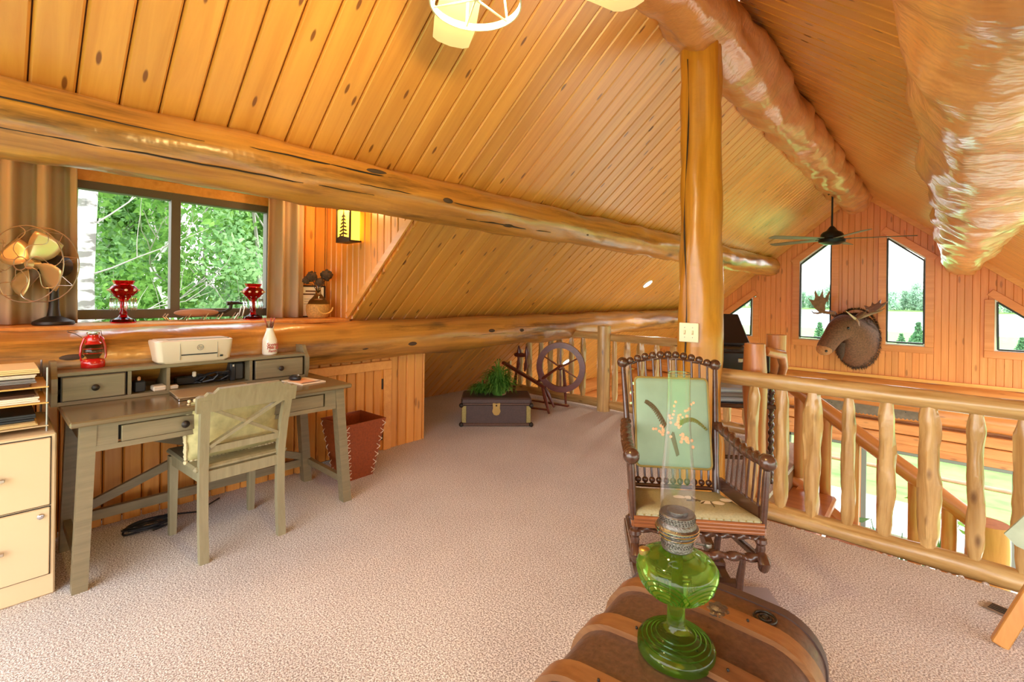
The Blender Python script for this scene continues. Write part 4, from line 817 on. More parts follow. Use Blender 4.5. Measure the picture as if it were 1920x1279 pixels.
for k in range(6):
    z = .06+.028*k; wd = .075-.009*k
    for s_ in (-1, 1): b = MB(); b.prism([(0, .014), (s_*wd, -.006), (s_*wd*.6, -.012), (0, .0)], (0, -DP-.002, z), (1, 0, 0), (0, 0, 1), (0, .003, 0)); b.build('branch_cutout', 'iron', tr_)
b = MB(); b.prism([(-W2, 0), (W2, 0), (W2, .018), (.03, .03), (-.04, .045), (-.09, .03)], (0, -DP-.002, .005), (1, 0, 0), (0, 0, 1), (0, .003, 0)); b.build('hill_cutout', 'iron', sn)
lamp_light('sconce_light', (0, -.17, .30), 4.5, (1, .68, .3), .05, sn)
c = copy_tree(sn); c.location = (-3.43, -.66, 1.73); c.rotation_euler.z = math.pi; c['label'] = 'matching lit pine tree sconce outside the left edge of the picture'
b = MB(); b.prism([(WX-.05, 1.12), (-3.53, 1.12), (-2.42, roofz(-2.42)-.02), (-2.42, 2.30), (WX-.05, 2.30)], (0, -.70, 0), (1, 0, 0), (0, 0, 1), (0, .02, 0)); tag(b.build('wall_left', 'pine_wall'), kind='structure')
# ================================================================== DESK CHAIR
ch = thing('desk_chair', 'sage painted wooden chair with an X shaped back at the desk', 'chair', (-2.86, .895, 0), R(2))
# local: back toward +x, left = -y
for y in (-.185, .185):
    b = MB(); b.tube([(.215, y, 0), (.205, y, .25), (.20, y, .45)], .001, 4); b = MB()
    pts = [(.225, y, 0), (.205, y, .2), (.20, y, .44), (.225, y*1.03, .62), (.265, y*1.08, .80)]
    for i in range(4): pass
    ring = [[Vector((p[0]-.017, p[1]-.02, p[2])), Vector((p[0]+.017, p[1]-.02, p[2])), Vector((p[0]+.017, p[1]+.02, p[2])), Vector((p[0]-.017, p[1]+.02, p[2]))] for p in pts]
    loft(b, ring); b.build('leg', 'chair_paint', ch)
    b = MB(); y2 = y*1.08
    loft(b, [[Vector((-.215+dx*s_, y2+dy*s_, z)) for dx, dy in ((-.02, -.02), (.02, -.02), (.02, .02), (-.02, .02))] for z, s_ in ((0, .8), (.43, 1.05))]); b.build('leg', 'chair_paint', ch)
b = MB(); b.box((-.02, 0, .452), (.45, .45, .028), bev=.01); b.build('seat', 'chair_paint', ch)
for p, q in (((.2, -.18, .41), (.2, .18, .41)), ((-.215, -.19, .41), (-.215, .19, .41)), ((-.21, -.2, .41), (.2, -.185, .41)), ((-.21, .2, .41), (.2, .185, .41))): b = MB(); b.bar(p, q, .022, .055); b.build('apron', 'chair_paint', ch)
# crest rail with scalloped ends
cp = [(-.235, 0), (.235, 0), (.237, .075), (.222, .082), (.205, .078), (.19, .095), (.165, .09), (.145, .112), (-.145, .112), (-.165, .09), (-.19, .095), (-.205, .078), (-.222, .082), (-.237, .075)]
b = MB(); b.prism(cp, (.243, 0, .745), (0, 1, 0), (.18, 0, .98), (.026, 0, -.004)); b.build('crest_rail', 'chair_paint', ch)
b = MB(); b.bar((.212, -.175, .545), (.212, .175, .545), .022, .032); b.build('lower_rail', 'chair_paint', ch)
for s_ in (-1, 1): b = MB(); b.bar((.214+.004*s_, -s_*.165, .562), (.252+.004*s_, s_*.165, .75), .016, .03, up=(1, 0, 0)); b.build('cross_slat', 'chair_paint', ch)
cu = thing('seat_cushion', 'yellow green pillow with tufted trim leaning on the desk chair', 'cushion', (-2.86, .895, .466), R(2))
b = MB(); vs = []; n1, n2 = 18, 12
def pil(u, v, side): 
    e = (1-abs(u)**3.2)*(1-abs(v)**3.2); return Vector((.10+.02*v+side*.058*max(0, e)**.6, u*.225*(1-.04*abs(v)), .155+v*.155*(1-.04*abs(u))))
for side in (-1, 1):
    vs = [pil(-1+2*i/n1, -1+2*j/n2, side) for i in range(n1+1) for j in range(n2+1)]
    fs_ = [(i*(n2+1)+j, i*(n2+1)+j+1, (i+1)*(n2+1)+j+1, (i+1)*(n2+1)+j) for i in range(n1) for j in range(n2)]
    b.add(vs, [f if side > 0 else f[::-1] for f in fs_])
b.build('pillow', 'cushion', cu, sharp=80)
b = MB(); 
for i in range(96):
    t_ = i/96*4; s_ = int(t_); f_ = t_-s_; u, v = [(-1+2*f_, -1), (1, -1+2*f_), (1-2*f_, 1), (-1, 1-2*f_)][s_]; p = pil(u*.999, v*.999, 0); b.ball(p+Vector((rng.uniform(-.004, .004), (u if abs(u) > .99 else 0)*.008, (v if abs(v) > .99 else 0)*.008)), .0085+rng.uniform(0, .004), 6)
o = b.build('tufted_trim', 'cushion_trim', cu); tag(o, kind='stuff')
cc = MB(); pts = [(-3.22+.05*math.cos(a)*(1+.15*math.sin(a*.37)), .62+.11*math.sin(a)+.015*math.sin(a*.61), .012+.0022*i) for i, a in enumerate(np.linspace(0, 34, 130))][:130]
pts = [(p[0], p[1], .010+.03*abs(math.sin(i*.11))) for i, p in enumerate(pts)]+[(-3.25, .85, .01), (-3.36, 1.0, .012)]
cc.tube(pts, .005, 6); tag(cc.build('extension_cord', 'black_plastic'), 'coiled black cord on the carpet under the desk', 'cord')
# ================================================================== WASTE BASKET
wb = thing('waste_basket', 'tapered brown leather waste basket laced with white stitches', 'basket', (-3.14, 1.80, 0), R(2))
B2, T2, WH = .10, .165, .415
cs = [(-1, -1), (1, -1), (1, 1), (-1, 1)]
for i in range(4):
    (ax, ay), (bx, by) = cs[i], cs[(i+1) % 4]; b = MB(); q = [Vector((ax*B2, ay*B2, 0)), Vector((bx*B2, by*B2, 0)), Vector((bx*T2, by*T2, WH)), Vector((ax*T2, ay*T2, WH))]
    nn = -(q[1]-q[0]).cross(q[3]-q[0]).normalized()*.007; b.add(q+[p+nn for p in q], [(0, 1, 2, 3), (7, 6, 5, 4), (0, 4, 5, 1), (1, 5, 6, 2), (2, 6, 7, 3), (3, 7, 4, 0)]); b.build('panel', 'leather_basket', wb)
b = MB(); b.box((0, 0, .008), (2*B2, 2*B2, .012)); b.build('bottom', 'leather_basket', wb)
for i in range(4):
    ax, ay = cs[i]; b = MB()
    for k in range(7):
        t_ = (k+.6)/7.3; s_ = B2+(T2-B2)*t_; z = WH*t_
        for dx, dy in ((-ax, 0), (0, -ay)):
            base = Vector((ax*s_*1.012, ay*s_*1.012, z)); tip = base+Vector((dx*.028, dy*.028, .026)); outw = Vector((ax*(dx == 0), ay*(dy == 0), .05))*.004; b.tube([base+outw, tip+outw*1.2], .0022, 5); tip2 = base+Vector((dx*.028, dy*.028, -.012)); b.tube([base+outw, tip2+outw*1.6], .0022, 5)
    b.build('stitching', 'stitch', wb)
# ================================================================== FAR TRUNK, PLANT, SPINNING WHEEL
ft = thing('storage_chest', 'small dark brown trunk with brass lock on the carpet', 'trunk', (-3.256+(-.695*.19), 3.44+.71*.19, 0), R(44.4)); TW, TD, THh = .70, .38, .30
b = MB(); b.box((0, 0, .115), (TW, TD, .21), bev=.008); b.build('body', 'trunk_dark', ft)
b = MB(); b.box((0, 0, .256), (TW+.012, TD+.012, .065), bev=.016); b.build('lid', 'trunk_dark', ft)
b = MB(); b.box((0, 0, .02), (TW+.016, TD+.016, .03), bev=.006); b.build('base_band', 'trunk_leather', ft)
b = MB(); b.box((0, -TD/2-.007, .228), (TW, .006, .012)); b.build('lid_edge', 'trunk_leather', ft)
for x in (-1, 1):
    b = MB(); b.box((x*(TW/2-.025), -TD/2-.004, .125), (.045, .008, .17), bev=.004); b.build('corner_strap', 'old_brass', ft)
    for z in (.022, .215): b = MB(); b.ball((x*(TW/2+.002), -TD/2-.004, z), .024, 10); b.build('corner_cap', 'iron', ft)
b = MB(); b.prism([(-.038, .05), (-.028, .055), (0, .048), (.028, .055), (.038, .05), (.034, 0), (.042, -.03), (.026, -.062), (0, -.07), (-.026, -.062), (-.042, -.03), (-.034, 0)], (0, -TD/2-.004, .185), (1, 0, 0), (0, 0, 1), (0, -.008, 0)); lk = b.build('lock_plate', 'brass', ft)
b = MB(); b.ball((0, -TD/2-.014, .215), .009, 8); b.build('keyhole', 'iron', lk)
gp = thing('grass_plant', 'bushy green artificial grass plant lying on the small trunk', 'plant', (ft.location.x+.02, ft.location.y-.02, .289))
g = np.random.default_rng(5); b = MB()
for k in range(620):
    if k < 420: bx, by, hz, sp = .03, .0, .36, .22
    else: bx, by, hz, sp = -.17, -.05, .14, .15
    a = g.uniform(0, 6.283); rr = sp*math.sqrt(g.random()); h = hz*(.35+.75*g.random())*(1-.35*(rr/sp)**2); p0 = Vector((bx+rr*.25*math.cos(a), by+rr*.25*math.sin(a), .003)); p2 = Vector((bx+rr*math.cos(a), by+rr*math.sin(a), h*(1-.3*(rr/sp)))); p1 = (p0+p2)/2+Vector((0, 0, h*.35)); p3 = p2+Vector((math.cos(a)*.03, math.sin(a)*.03, -.035)); wv = Vector((-math.sin(a), math.cos(a), 0))*.006
    b.add([p0-wv, p0+wv, p1-wv, p1+wv, p2-wv*.8, p2+wv*.8, p3], [(0, 1, 3, 2), (2, 3, 5, 4), (4, 5, 6)])
tag(b.build('blades', 'grass_plant', gp, sharp=180, fix=False), kind='stuff')
b = MB(); b.lathe([(.03, 0), (.05, .01), (.055, .04), (.04, .05)], 16, c=(.05, .02, 0)); b.build('base', 'pot', gp)
sw = thing('spinning_wheel', 'dark red antique spinning wheel by the far railing', 'spinning wheel', (-3.4, 4.38, 0)); SY = 4.38
def sp(x, y, z): return (x+3.4, y-SY, z)
wc = Vector(sp(-3.13, 4.36, .515)); wr = .255; b = MB(); rimv = []; nR = 48
sec = [(-.036, -.018), (.028, -.018), (.032, 0), (.028, .018), (-.036, .018), (-.03, 0)]
wa = Vector((.80, .6, 0)).normalized(); wa = Vector((.93, .37, 0)); wn_ = Vector((-.37, .93, 0))
for k in range(nR):
    a = 2*math.pi*k/nR; rd = wa*math.cos(a)+Vector((0, 0, 1))*math.sin(a)
    for dr_, dn in sec: rimv.append(wc+rd*(wr+dr_)+wn_*dn)
b.add(rimv, [(k*6+i, k*6+(i+1) % 6, ((k+1) % nR)*6+(i+1) % 6, ((k+1) % nR)*6+i) for k in range(nR) for i in range(6)]); b.build('wheel_rim', 'mahogany', sw)
for k in range(6):
    a = math.pi/6+k*math.pi/3; rd = wa*math.cos(a)+Vector((0, 0, 1))*math.sin(a); b = MB(); b.tube([wc+rd*.02, wc+rd*.1, wc+rd*.14, wc+rd*.23], [.008, .012, .008, .008], 8); b.build('spoke', 'mahogany', sw)
b = MB(); b.tube([wc-wn_*.05, wc-wn_*.03, wc+wn_*.03, wc+wn_*.05], [.012, .032, .032, .012], 14); b.build('hub', 'mahogany', sw)
b = MB(); b.bar(sp(-3.97, 4.30, .49), sp(-3.30, 4.30, .27), .05, .035, bev=.006); b.build('bench', 'mahogany', sw)
b = MB(); b.tube([sp(-3.42, 4.28, .31), sp(-3.3, 4.28, .39), sp(-3.1, 4.28, .53)], [.014, .02, .012], 10); b.build('wheel_post', 'mahogany', sw)
b = MB(); b.tube([sp(-3.14, 4.43, .50), sp(-3.13, 4.45, .3), sp(-3.13, 4.47, .08)], [.014, .02, .012], 10); b.build('wheel_post', 'mahogany', sw)
for p, q in (((-3.34, 4.30, .27), (-3.18, 4.22, .0)), ((-3.34, 4.34, .27), (-3.26, 4.42, .03)), ((-3.74, 4.30, .42), (-3.86, 4.36, .0))):
    b = MB(); b.tube([sp(*p), sp(*[p[i]*.6+q[i]*.4 for i in range(3)]), sp(*[p[i]*.3+q[i]*.7 for i in range(3)]), sp(*q)], [.016, .023, .016, .012], 10); b.build('leg', 'mahogany', sw)
b = MB(); b.bar(sp(-3.2, 4.22, .045), sp(-3.60, 4.10, .05), .03, .02); b.build('treadle_bar', 'mahogany', sw)
b = MB(); b.bar(sp(-3.1, 4.48, .06), sp(-3.65, 4.42, .06), .04, .02); b.build('treadle', 'mahogany', sw)
for x in (-3.74, -3.62): b = MB(); b.tube([sp(x, 4.31, .42), sp(x+.02, 4.31, .5), sp(x+.02, 4.31, .56), sp(x+.03, 4.31, .64), sp(x+.02, 4.31, .72)], [.012, .026, .014, .03, .008], 10); b.build('maiden', 'mahogany', sw)
b = MB(); b.tube([sp(-3.73, 4.26, .61), sp(-3.73, 4.31, .61), sp(-3.60, 4.31, .61)], [.02, .034, .02], 10); b.build('bobbin', 'mahogany', sw)

# ================================================================== ROCKING CHAIR
rc = thing('rocking_chair', 'dark turned spindle rocking chair with a green tapestry back panel', 'rocking chair', (-.69, 1.918, 0), R(35))
def rope(b, pts, r, turns=95, n=14): # twisted rope moulding
    P = [Vector(p) for p in pts]; out_ = []
    for i in range(len(P)-1):
        m_ = max(2, int((P[i+1]-P[i]).length/.006))
        for k in range(m_): out_.append(P[i].lerp(P[i+1], k/m_))
    out_.append(P[-1]); b.tube(out_, r, n, lobes=2, twist=turns/2, amp=.26); return b
BT, BB = Vector((0, .586, .955)), Vector((0, .43, .35))       # back top / bottom centre line
def bp(x, t): v = BB.lerp(BT, t); return Vector((x*(.20+.035*t)/.235, v.y, v.z))
for s_ in (-1, 1):
    b = MB(); b.tube([bp(s_*.235, t) for t in np.linspace(-.12, 1, 9)], [.017, .019, .017, .016, .018, .015, .014, .013, .012], 12); b.build('back_post', 'walnut', rc)
    b = MB(); b.ball(bp(s_*.235, 1.03), .029, 14); b.build('finial_ball', 'walnut', rc)
xs = np.linspace(-.235, .235, 13)[1:-1]
for i, x in enumerate(xs):
    rise = .088*(1-(x/.235)**2); t1 = 1+rise; q1 = bp(x, t1); q0 = bp(x, .10)
    b = MB(); b.tube([q0, q0.lerp(q1, .5), q1], [.0055, .0068, .0055], 8); sp_ = b.build('back_spindle', 'walnut', rc)
    b = MB(); b.ball(q1+Vector((0, .003, .012)), .0195, 12); b.build('ball', 'walnut', sp_)
    b = MB(); b.ball(q0, .0155, 10); b.build('ball', 'walnut', sp_)
b = MB(); b.tube([bp(-.225, .06), bp(.225, .06)], .010, 10); b.build('lower_back_rail', 'walnut', rc)
b = MB(); rope(b, [bp(x, 1.0+.074*(1-(x/.235)**2)) for x in np.linspace(-.235, .235, 15)], .006, 60, 8); b.build('crest_wire', 'walnut', rc)
# tapestry panel (in front of the spindles, -y)
pm = frame((0, BB.lerp(BT, .55).y-.030, BB.lerp(BT, .55).z), (1, 0, 0), (BT-BB).normalized().cross(Vector((1, 0, 0))))   # local x right, y ? z front
upv = (BT-BB).normalized(); fv = Vector((1, 0, 0)).cross(upv)      # fv points to the front (-y)
def pp_(u, v, d=0): c = BB.lerp(BT, .555)+fv*.030; return c+Vector((1, 0, 0))*u+upv*v+fv*d
hw, hh = .180, .218
rings = []
for d, k in ((-.012, 1), (.004, 1), (.014, .96), (.018, .90), (.022, .6)):
    rings.append([pp_(p.x*k if k > .9 else p.x*k, p.y*k, d) for p in rrect(hw, hh, 0, .02, 4)])
b = MB(); loft(b, rings); b.build('tapestry_panel', 'tapestry', rc)
b = MB(); b.tube([pp_(p.x*1.0, p.y*1.0, .006) for p in rrect(hw, hh, 0, .02, 4)], .006, 8, closed=True); b.build('gimp_border', 'gold_gimp', rc)
def blob(b, u, v, r, d=.022): b.ball(pp_(u, v, d), r, 7, (1, .5, 1))
b = MB(); g = random.Random(12)
for (u0, v0, u1, v1, n_) in ((.02, -.02, .10, .10, 20), (.01, -.05, .09, -.10, 18), (-.02, -.05, -.10, -.04, 12), (.0, .0, .03, .09, 10)):
    for k in range(n_): t_ = g.random(); blob(b, u0+(u1-u0)*t_+g.gauss(0, .012), v0+(v1-v0)*t_+g.gauss(0, .011), g.uniform(.006, .010), .021)
b.build('blossom_embroidery', 'petal', rc)
for (u0, v0, cu_, u1, v1) in ((-.035, -.01, .02, -.125, .10), (.0, -.05, 0, .02, -.15)):
    b = MB(); b.tube([pp_(u0+(u1-u0)*t_, v0+(v1-v0)*t_+cu_*math.sin(t_*3.14), .0215) for t_ in np.linspace(0, 1, 12)], .004, 6)
    for k in range(16): t_ = k/15; b.tube([pp_(u0+(u1-u0)*t_, v0+(v1-v0)*t_+cu_*math.sin(t_*3.14), .021), pp_(u0+(u1-u0)*t_-.014+.004*t_, v0+(v1-v0)*t_+cu_*math.sin(t_*3.14)-.026*(1-t_*.5), .021)], [.007, .003], 6)
    b.build('feather_embroidery', 'stem_brown', rc)
b = MB()
for k in range(16): t_ = k/15; u = .04+.12*t_; v = .01-.035*t_+.03*math.sin(t_*3.14); b.tube([pp_(u, v, .021), pp_(u-.006, v-.03*(1-t_*.7), .021)], [.006, .003], 6)
b.build('leaf_embroidery', 'feather_green', rc)
# seat
fr_ = [(-.253, 0), (.253, 0), (.215, .44), (-.215, .44)]
b = MB()
for k, (z, s_) in enumerate(((.392, 1.0), (.404, 1.014), (.416, 1.0), (.428, 1.014), (.44, 1.0))): pass
def rail4(z0, z1, grow, nm, mt):
    for i in range(4):
        a, c = fr_[i], fr_[(i+1) % 4]; b = MB(); b.bar((a[0]*1.02, a[1]-.004, (z0+z1)/2), (c[0]*1.02, c[1]-.004, (z0+z1)/2), grow, z1-z0); b.build(nm, mt, rc)
for i in range(4):
    a, c = fr_[i], fr_[(i+1) % 4]; b = MB()
    for z in (.392, .406, .420): b.tube([(a[0]*1.0, a[1], z-.17*a[1]), (c[0]*1.0, c[1], z-.17*c[1])], .0095, 10)
    b.bar((a[0]*.97, a[1]+.01, .406-.17*a[1]), (c[0]*.97, c[1]+.01, .406-.17*c[1]), .03, .045); b.build('seat_rail', 'walnut_rail', rc)
b = MB(); sr_ = []
for z, s_ in ((.425, .99), (.436, .985), (.448, .93), (.455, .75), (.457, .4)):
    ring = []
    for i in range(4):
        a, c = Vector((*fr_[i], 0)), Vector((*fr_[(i+1) % 4], 0))
        for k in range(6): p = a.lerp(c, k/6); ring.append(Vector((p.x*s_, .22+(p.y-.22)*s_, z-.17*(.22+(p.y-.22)*s_))))
    sr_.append(ring)
loft(b, sr_); b.build('seat_pad', 'seat_fabric', rc)
b = MB()
for k in range(18): b.ball((-.24+.48*k/17, -.004, .436), .0038, 6)
for s_ in (-1, 1):
    for k in range(1, 14): b.ball((s_*(.247-.034*k/14), .42*k/14, .437-.17*.42*k/14), .0038, 6)
b.build('nailhead_trim', 'old_brass', rc)
b = MB(); g = random.Random(2)
for k in range(5): yq = .20+g.uniform(-.04, .04); c = Vector((.02+.05*k-.04, yq, .459-.17*yq)); b.ball(c, .024, 10, (1.1, .8, .05)); 
b.build('seat_embroidery', 'petal_white', rc)
b = MB(); 
for k in range(6): a = k*.9; yq = .18+.08*math.sin(a); b.tube([(-.0+.02*k, .18, .459-.17*.18), (.03*math.cos(a)+.02*k, yq, .4595-.17*yq)], .003, 6)
b.build('seat_twig_embroidery', 'stem_brown', rc)
# arms
for s_ in (-1, 1):
    A = [bp(s_*.235, .55)+Vector((s_*.006, -.01, 0)), Vector((s_*.242, .38, .668)), Vector((s_*.252, .25, .652)), Vector((s_*.260, .12, .658)), Vector((s_*.264, .03, .670))]
    b = MB(); rope(b, A, .0215, 100, 16); b.build('rope_arm', 'walnut', rc)
    b = MB(); b.ball((s_*.265, .005, .670), .034, 16); b.build('arm_ball', 'walnut', rc)
    b = MB(); b.tube([(s_*.265, .01, .65), (s_*.262, .01, .60), (s_*.257, .01, .5), (s_*.252, .01, .41)], [.012, .015, .014, .013], 12); b.build('arm_post', 'walnut', rc)
    for k in range(7):
        t_ = (k+1)/8; x1 = s_*(.262-.02*t_); b = MB(); b.tube([(s_*(.25-.03*t_), .42*t_, .47-.06*t_), (x1, .42*t_, .655)], .0052, 8); b.build('arm_spindle', 'walnut', rc)
    b = MB(); b.bar((s_*.248, .03, .455), (s_*.216, .42, .42), .014, .06); b.build('side_fret', 'walnut', rc)
    # legs, feet, rockers
    b = MB(); x = s_*.245
    b.tube([(x, .01, .385), (x, .01, .372), (x, .01, .366), (x, .01, .352), (x, .01, .34), (x, .01, .325), (x, .01, .295)], [.013, .013, .022, .024, .016, .018, .014], 14); b.build('front_leg', 'walnut', rc)
    b = MB(); b.tube([(x, .03, .305), (x, -.01, .298), (x, -.028, .284), (x, -.02, .268), (x, .005, .27)], [.016, .022, .024, .022, .014], 12); b.build('scroll_foot', 'walnut', rc)
    b = MB(); b.bar((x, .0, .283), (x*.9, .42, .225), .026, .03, bev=.006); b.build('side_runner', 'walnut', rc)
    b = MB(); b.tube([(s_*.2, .43, .33), (s_*.2, .43, .28), (s_*.2, .43, .22)], [.013, .02, .013], 12); b.build('rear_leg', 'walnut', rc)
    b = MB(); pts = []
    for k in range(15):
        t_ = k/14; y = -.10+.74*t_; z = .03+.055*(2*(t_-.45))**2; pts.append((s_*.195, y, z))
    for i in range(14): b.bar(pts[i], pts[i+1], .036, .06)
    b.build('rocker', 'walnut', rc)
    for y in (.10, .40): b = MB(); b.tube([(s_*.195, y, .05), (s_*.20, y, .15), (s_*.215, y, .25)], [.011, .016, .011], 10); b.build('rocker_strut', 'walnut', rc)
b = MB(); rope(b, [(-.235, .0, .292), (.235, .0, .292)], .015, 90, 14); b.build('rope_stretcher', 'walnut', rc)
b = MB(); rope(b, [(-.235, .01, .368), (.235, .01, .368)], .010, 100, 12); b.build('rope_stretcher', 'walnut', rc)
b = MB(); rope(b, [(-.2, .43, .26), (.2, .43, .26)], .012, 100, 12); b.build('rope_stretcher', 'walnut', rc)
for y, z in ((.18, .075), (.36, .065)): b = MB(); b.bar((-.22, y, z), (.22, y, z), .04, .03); b.build('rocker_crossbar', 'walnut', rc)
# rug under the chair
rg = thing('fringed_rug', 'small pale grey rug with a fringe under the rocking chair', 'rug', (-.60, 1.92, 0), R(35)); b = MB(); b.box((0, .02, .008), (.62, .62, .014), bev=.004); b.build('rug_cloth', 'rug_grey', rg)
b = MB()
for k in range(60): x = -.31+.62*k/59; b.tube([(x, -.29, .01), (x+rng.uniform(-.008, .008), -.32, .008), (x+rng.uniform(-.012, .012), -.345, .006)], .003, 5)
tag(b.build('fringe', 'stitch', rg), kind='stuff')
# ================================================================== NEAR TRUNK + OIL LAMP
tk = thing('steamer_trunk', 'large brown leather trunk with curved wooden slats in the foreground', 'trunk', (-.396, .935, 0), R(4)); HWd, HL = .248, .405
def tprof(off=0, full=True):
    P = []; r = .11; zt = .535
    P.append((-(HWd+off), .02)); P.append((-(HWd+off), zt-r))
    for k in range(1, 9): a = math.pi-(math.pi/2)*k/9; P.append((-(HWd-r)+(r+off)*math.cos(a), zt-r+(r+off)*math.sin(a)))
    for k in range(7): u = -(HWd-r)+2*(HWd-r)*k/6; P.append((u, zt+off+.006*math.cos(u/(HWd-r)*math.pi/2)))
    for k in range(1, 9): a = math.pi/2-(math.pi/2)*k/9; P.append(((HWd-r)+(r+off)*math.cos(a), zt-r+(r+off)*math.sin(a)))
    P.append((HWd+off, zt-r)); P.append((HWd+off, .02)); return P
b = MB(); b.prism(tprof(), (0, -HL, 0), (1, 0, 0), (0, 0, 1), (0, 2*HL, 0)); b.build('body', 'trunk_leather', tk, sharp=30)
for y in (-.30, -.105, .085, .275):
    o_, i_ = tprof(.013), tprof(-.004); b = MB(); vs = []; m_ = len(o_)
    wv = .026
    for yy in (y-wv, y+wv):
        for p in o_: vs.append((p[0], yy, p[1]))
    for yy in (y-wv, y+wv):
        for p in i_: vs.append((p[0], yy, p[1]))
    fs_ = [(i, i+1, m_+i+1, m_+i) for i in range(m_-1)]+[(i, 2*m_+i, 2*m_+i+1, i+1) for i in range(m_-1)]+[(m_+i, m_+i+1, 3*m_+i+1, 3*m_+i) for i in range(m_-1)]
    b.add(vs, fs_); b.build('slat', 'trunk_slat', tk, sharp=50)
for y in (-HL+.012, HL-.012):
    b = MB(); o_ = tprof(.004); b.prism(o_, (0, y-.014, 0), (1, 0, 0), (0, 0, 1), (0, .028, 0)); b.build('edge_binding', 'trunk_dark', tk, sharp=30)
for x, y, s_ in ((.125, .335, 1), (-.02, .34, 1)):
    b = MB(); b.tube([(x+.024*math.cos(a), y+.024*math.sin(a), .540) for a in np.linspace(0, 6.283, 20, endpoint=False)], .003, 6, closed=True); b.tube([(x+.013*math.cos(a), y+.013*math.sin(a), .540) for a in np.linspace(0, 6.283, 16, endpoint=False)], .003, 6, closed=True); b.ball((x, y, .540), .008, 8, (1, 1, .5)); b.build('rosette', 'iron', tk)
for x, y in ((.03, .275), (-.03, .085), (.11, -.105), (.05, -.30)):
    b = MB()
    for k in range(7): a = k*.9; b.ball((x+.017*math.cos(a), y+.02*math.sin(a), .551), .012, 8, (1, 1, .4))
    b.ball((x, y, .553), .016, 8, (1.3, 1, .5)); b.build('slat_clamp', 'pewter', tk)
for k in range(16):
    x = -.10+.066*(k % 4); y = (-.30, -.105, .085, .275)[k//4 % 4]; b = MB(); b.ball((x, y, .5535), .0035, 6); b.build('slat_nail', 'iron', tk)
LZ = .5425
ol = thing('oil_lamp', 'green glass oil lamp with tall clear chimney on the trunk', 'oil lamp', (-.412, 1.02, LZ))
b = MB(); b.lathe([(.080, 0), (.082, .004), (.082, .018), (.079, .024), (.058, .032), (.036, .042), (.027, .050), (.022, .056), (.0195, .064), (.0185, .090), (.0195, .108), (.022, .119)], 36, cap=True); b.build('base', 'green_glass', ol, sharp=50)
b = MB()
for k, rr in enumerate((.072, .062, .052, .042)): b.tube([(rr*math.cos(a), rr*math.sin(a), (.0275+.0045*k)) for a in np.linspace(0, 6.283, 40, endpoint=False)], .0016, 5, closed=True)
b.build('base_ribs', 'green_glass', ol)
fprof = [(.021, .116), (.040, .120), (.063, .134), (.078, .154), (.085, .176), (.0845, .190), (.079, .200), (.064, .208), (.050, .214), (.036, .222), (.029, .230)]
b = MB(); b.lathe(fprof, 40); b.build('font', 'green_glass', ol, sharp=60)
def fr(z):
    for (r0, z0), (r1, z1) in zip(fprof, fprof[1:]):
        if z0 <= z <= z1: return r0+(r1-r0)*(z-z0)/(z1-z0)
    return .03
b = MB()
for k in range(6):
    t0 = k*math.pi/3+.6
    for j in range(5):
        rr = .014+.0095*j; pts = []
        for a in np.linspace(.12, math.pi-.12, 12):
            z = .136+rr*math.sin(a)*1.0; rad = fr(z)+.0006; pts.append((rad*math.cos(t0+rr*math.cos(a)/.076), rad*math.sin(t0+rr*math.cos(a)/.076), z))
        b.tube(pts, .0013, 5)
b.build('scallop_relief', 'green_glass', ol)
b = MB(); b.lathe([(.011, .0), (.012, .004), (.012, .012), (.009, .014)], 14, c=(-.062, -.03, .202)); b.build('filler_cap', 'brass', ol)
b = MB(); b.lathe([(.031, 0.226), (.033, 0.229), (.033, 0.2512), (.037, 0.2541), (.038, 0.2623), (.044, 0.2667), (.0445, 0.2763), (.040, 0.2793), (.040, 0.283), (.037, 0.2882), (.0375, 0.303), (.035, 0.3059), (.020, 0.303), (.016, 0.2963)], 40); b.build('burner', 'pewter', ol, sharp=30)
b = MB(); b.lathe([(.013, 0.2956), (.022, 0.3), (.022, 0.3104), (.012, 0.3133)], 24); b.build('flame_spreader', 'pewter', ol)
b = MB()
for rr, z in ((.0449, 0.2682), (.0449, 0.2748), (.0385, 0.2563), (.038, 0.2815)): b.tube([(rr*math.cos(a), rr*math.sin(a), z) for a in np.linspace(0, 6.283, 36, endpoint=False)], .0016, 5, closed=True)
b.build('burner_beading', 'chrome', ol)
b = MB()
for z, rb_ in ((.292, .0376), (.296, .0376), (.300, .0376), (.272, .0446), (.240, .0332), (.244, .0332)):
    for k in range(34): a = k*2*math.pi/34+(z*900 % 1)*.09; b.ball((rb_*math.cos(a), rb_*math.sin(a), z), .0013, 4)
tag(b.build('air_holes', 'iron', ol), kind='stuff')
b = MB(); b.lathe([(.0355, .296), (.0365, .315), (.037, .345), (.0355, .385), (.030, .44), (.026, .49), (.0242, .55), (.024, .612)], 36, cap=False); o = b.build('chimney', 'chimney_glass', ol, sharp=80)
b = MB(); b.tube([(.024*math.cos(a), .024*math.sin(a), .612) for a in np.linspace(0, 6.283, 32, endpoint=False)], .001, 5, closed=True); b.build('chimney_lip', 'crystal', ol)
b = MB(); b.tube([(0, 0, .125), (.002, .0, .17), (0, 0, .225)], .009, 8); b.build('wick', 'wicker', ol)
b = MB(); b.tube([(.033, .02, .24), (.052, .03, .24)], .0025, 6); b.lathe([(.007, 0), (.008, .004), (.007, .008)], 12, c=(.056, .032, .236)); b.build('wick_knob', 'pewter', ol)
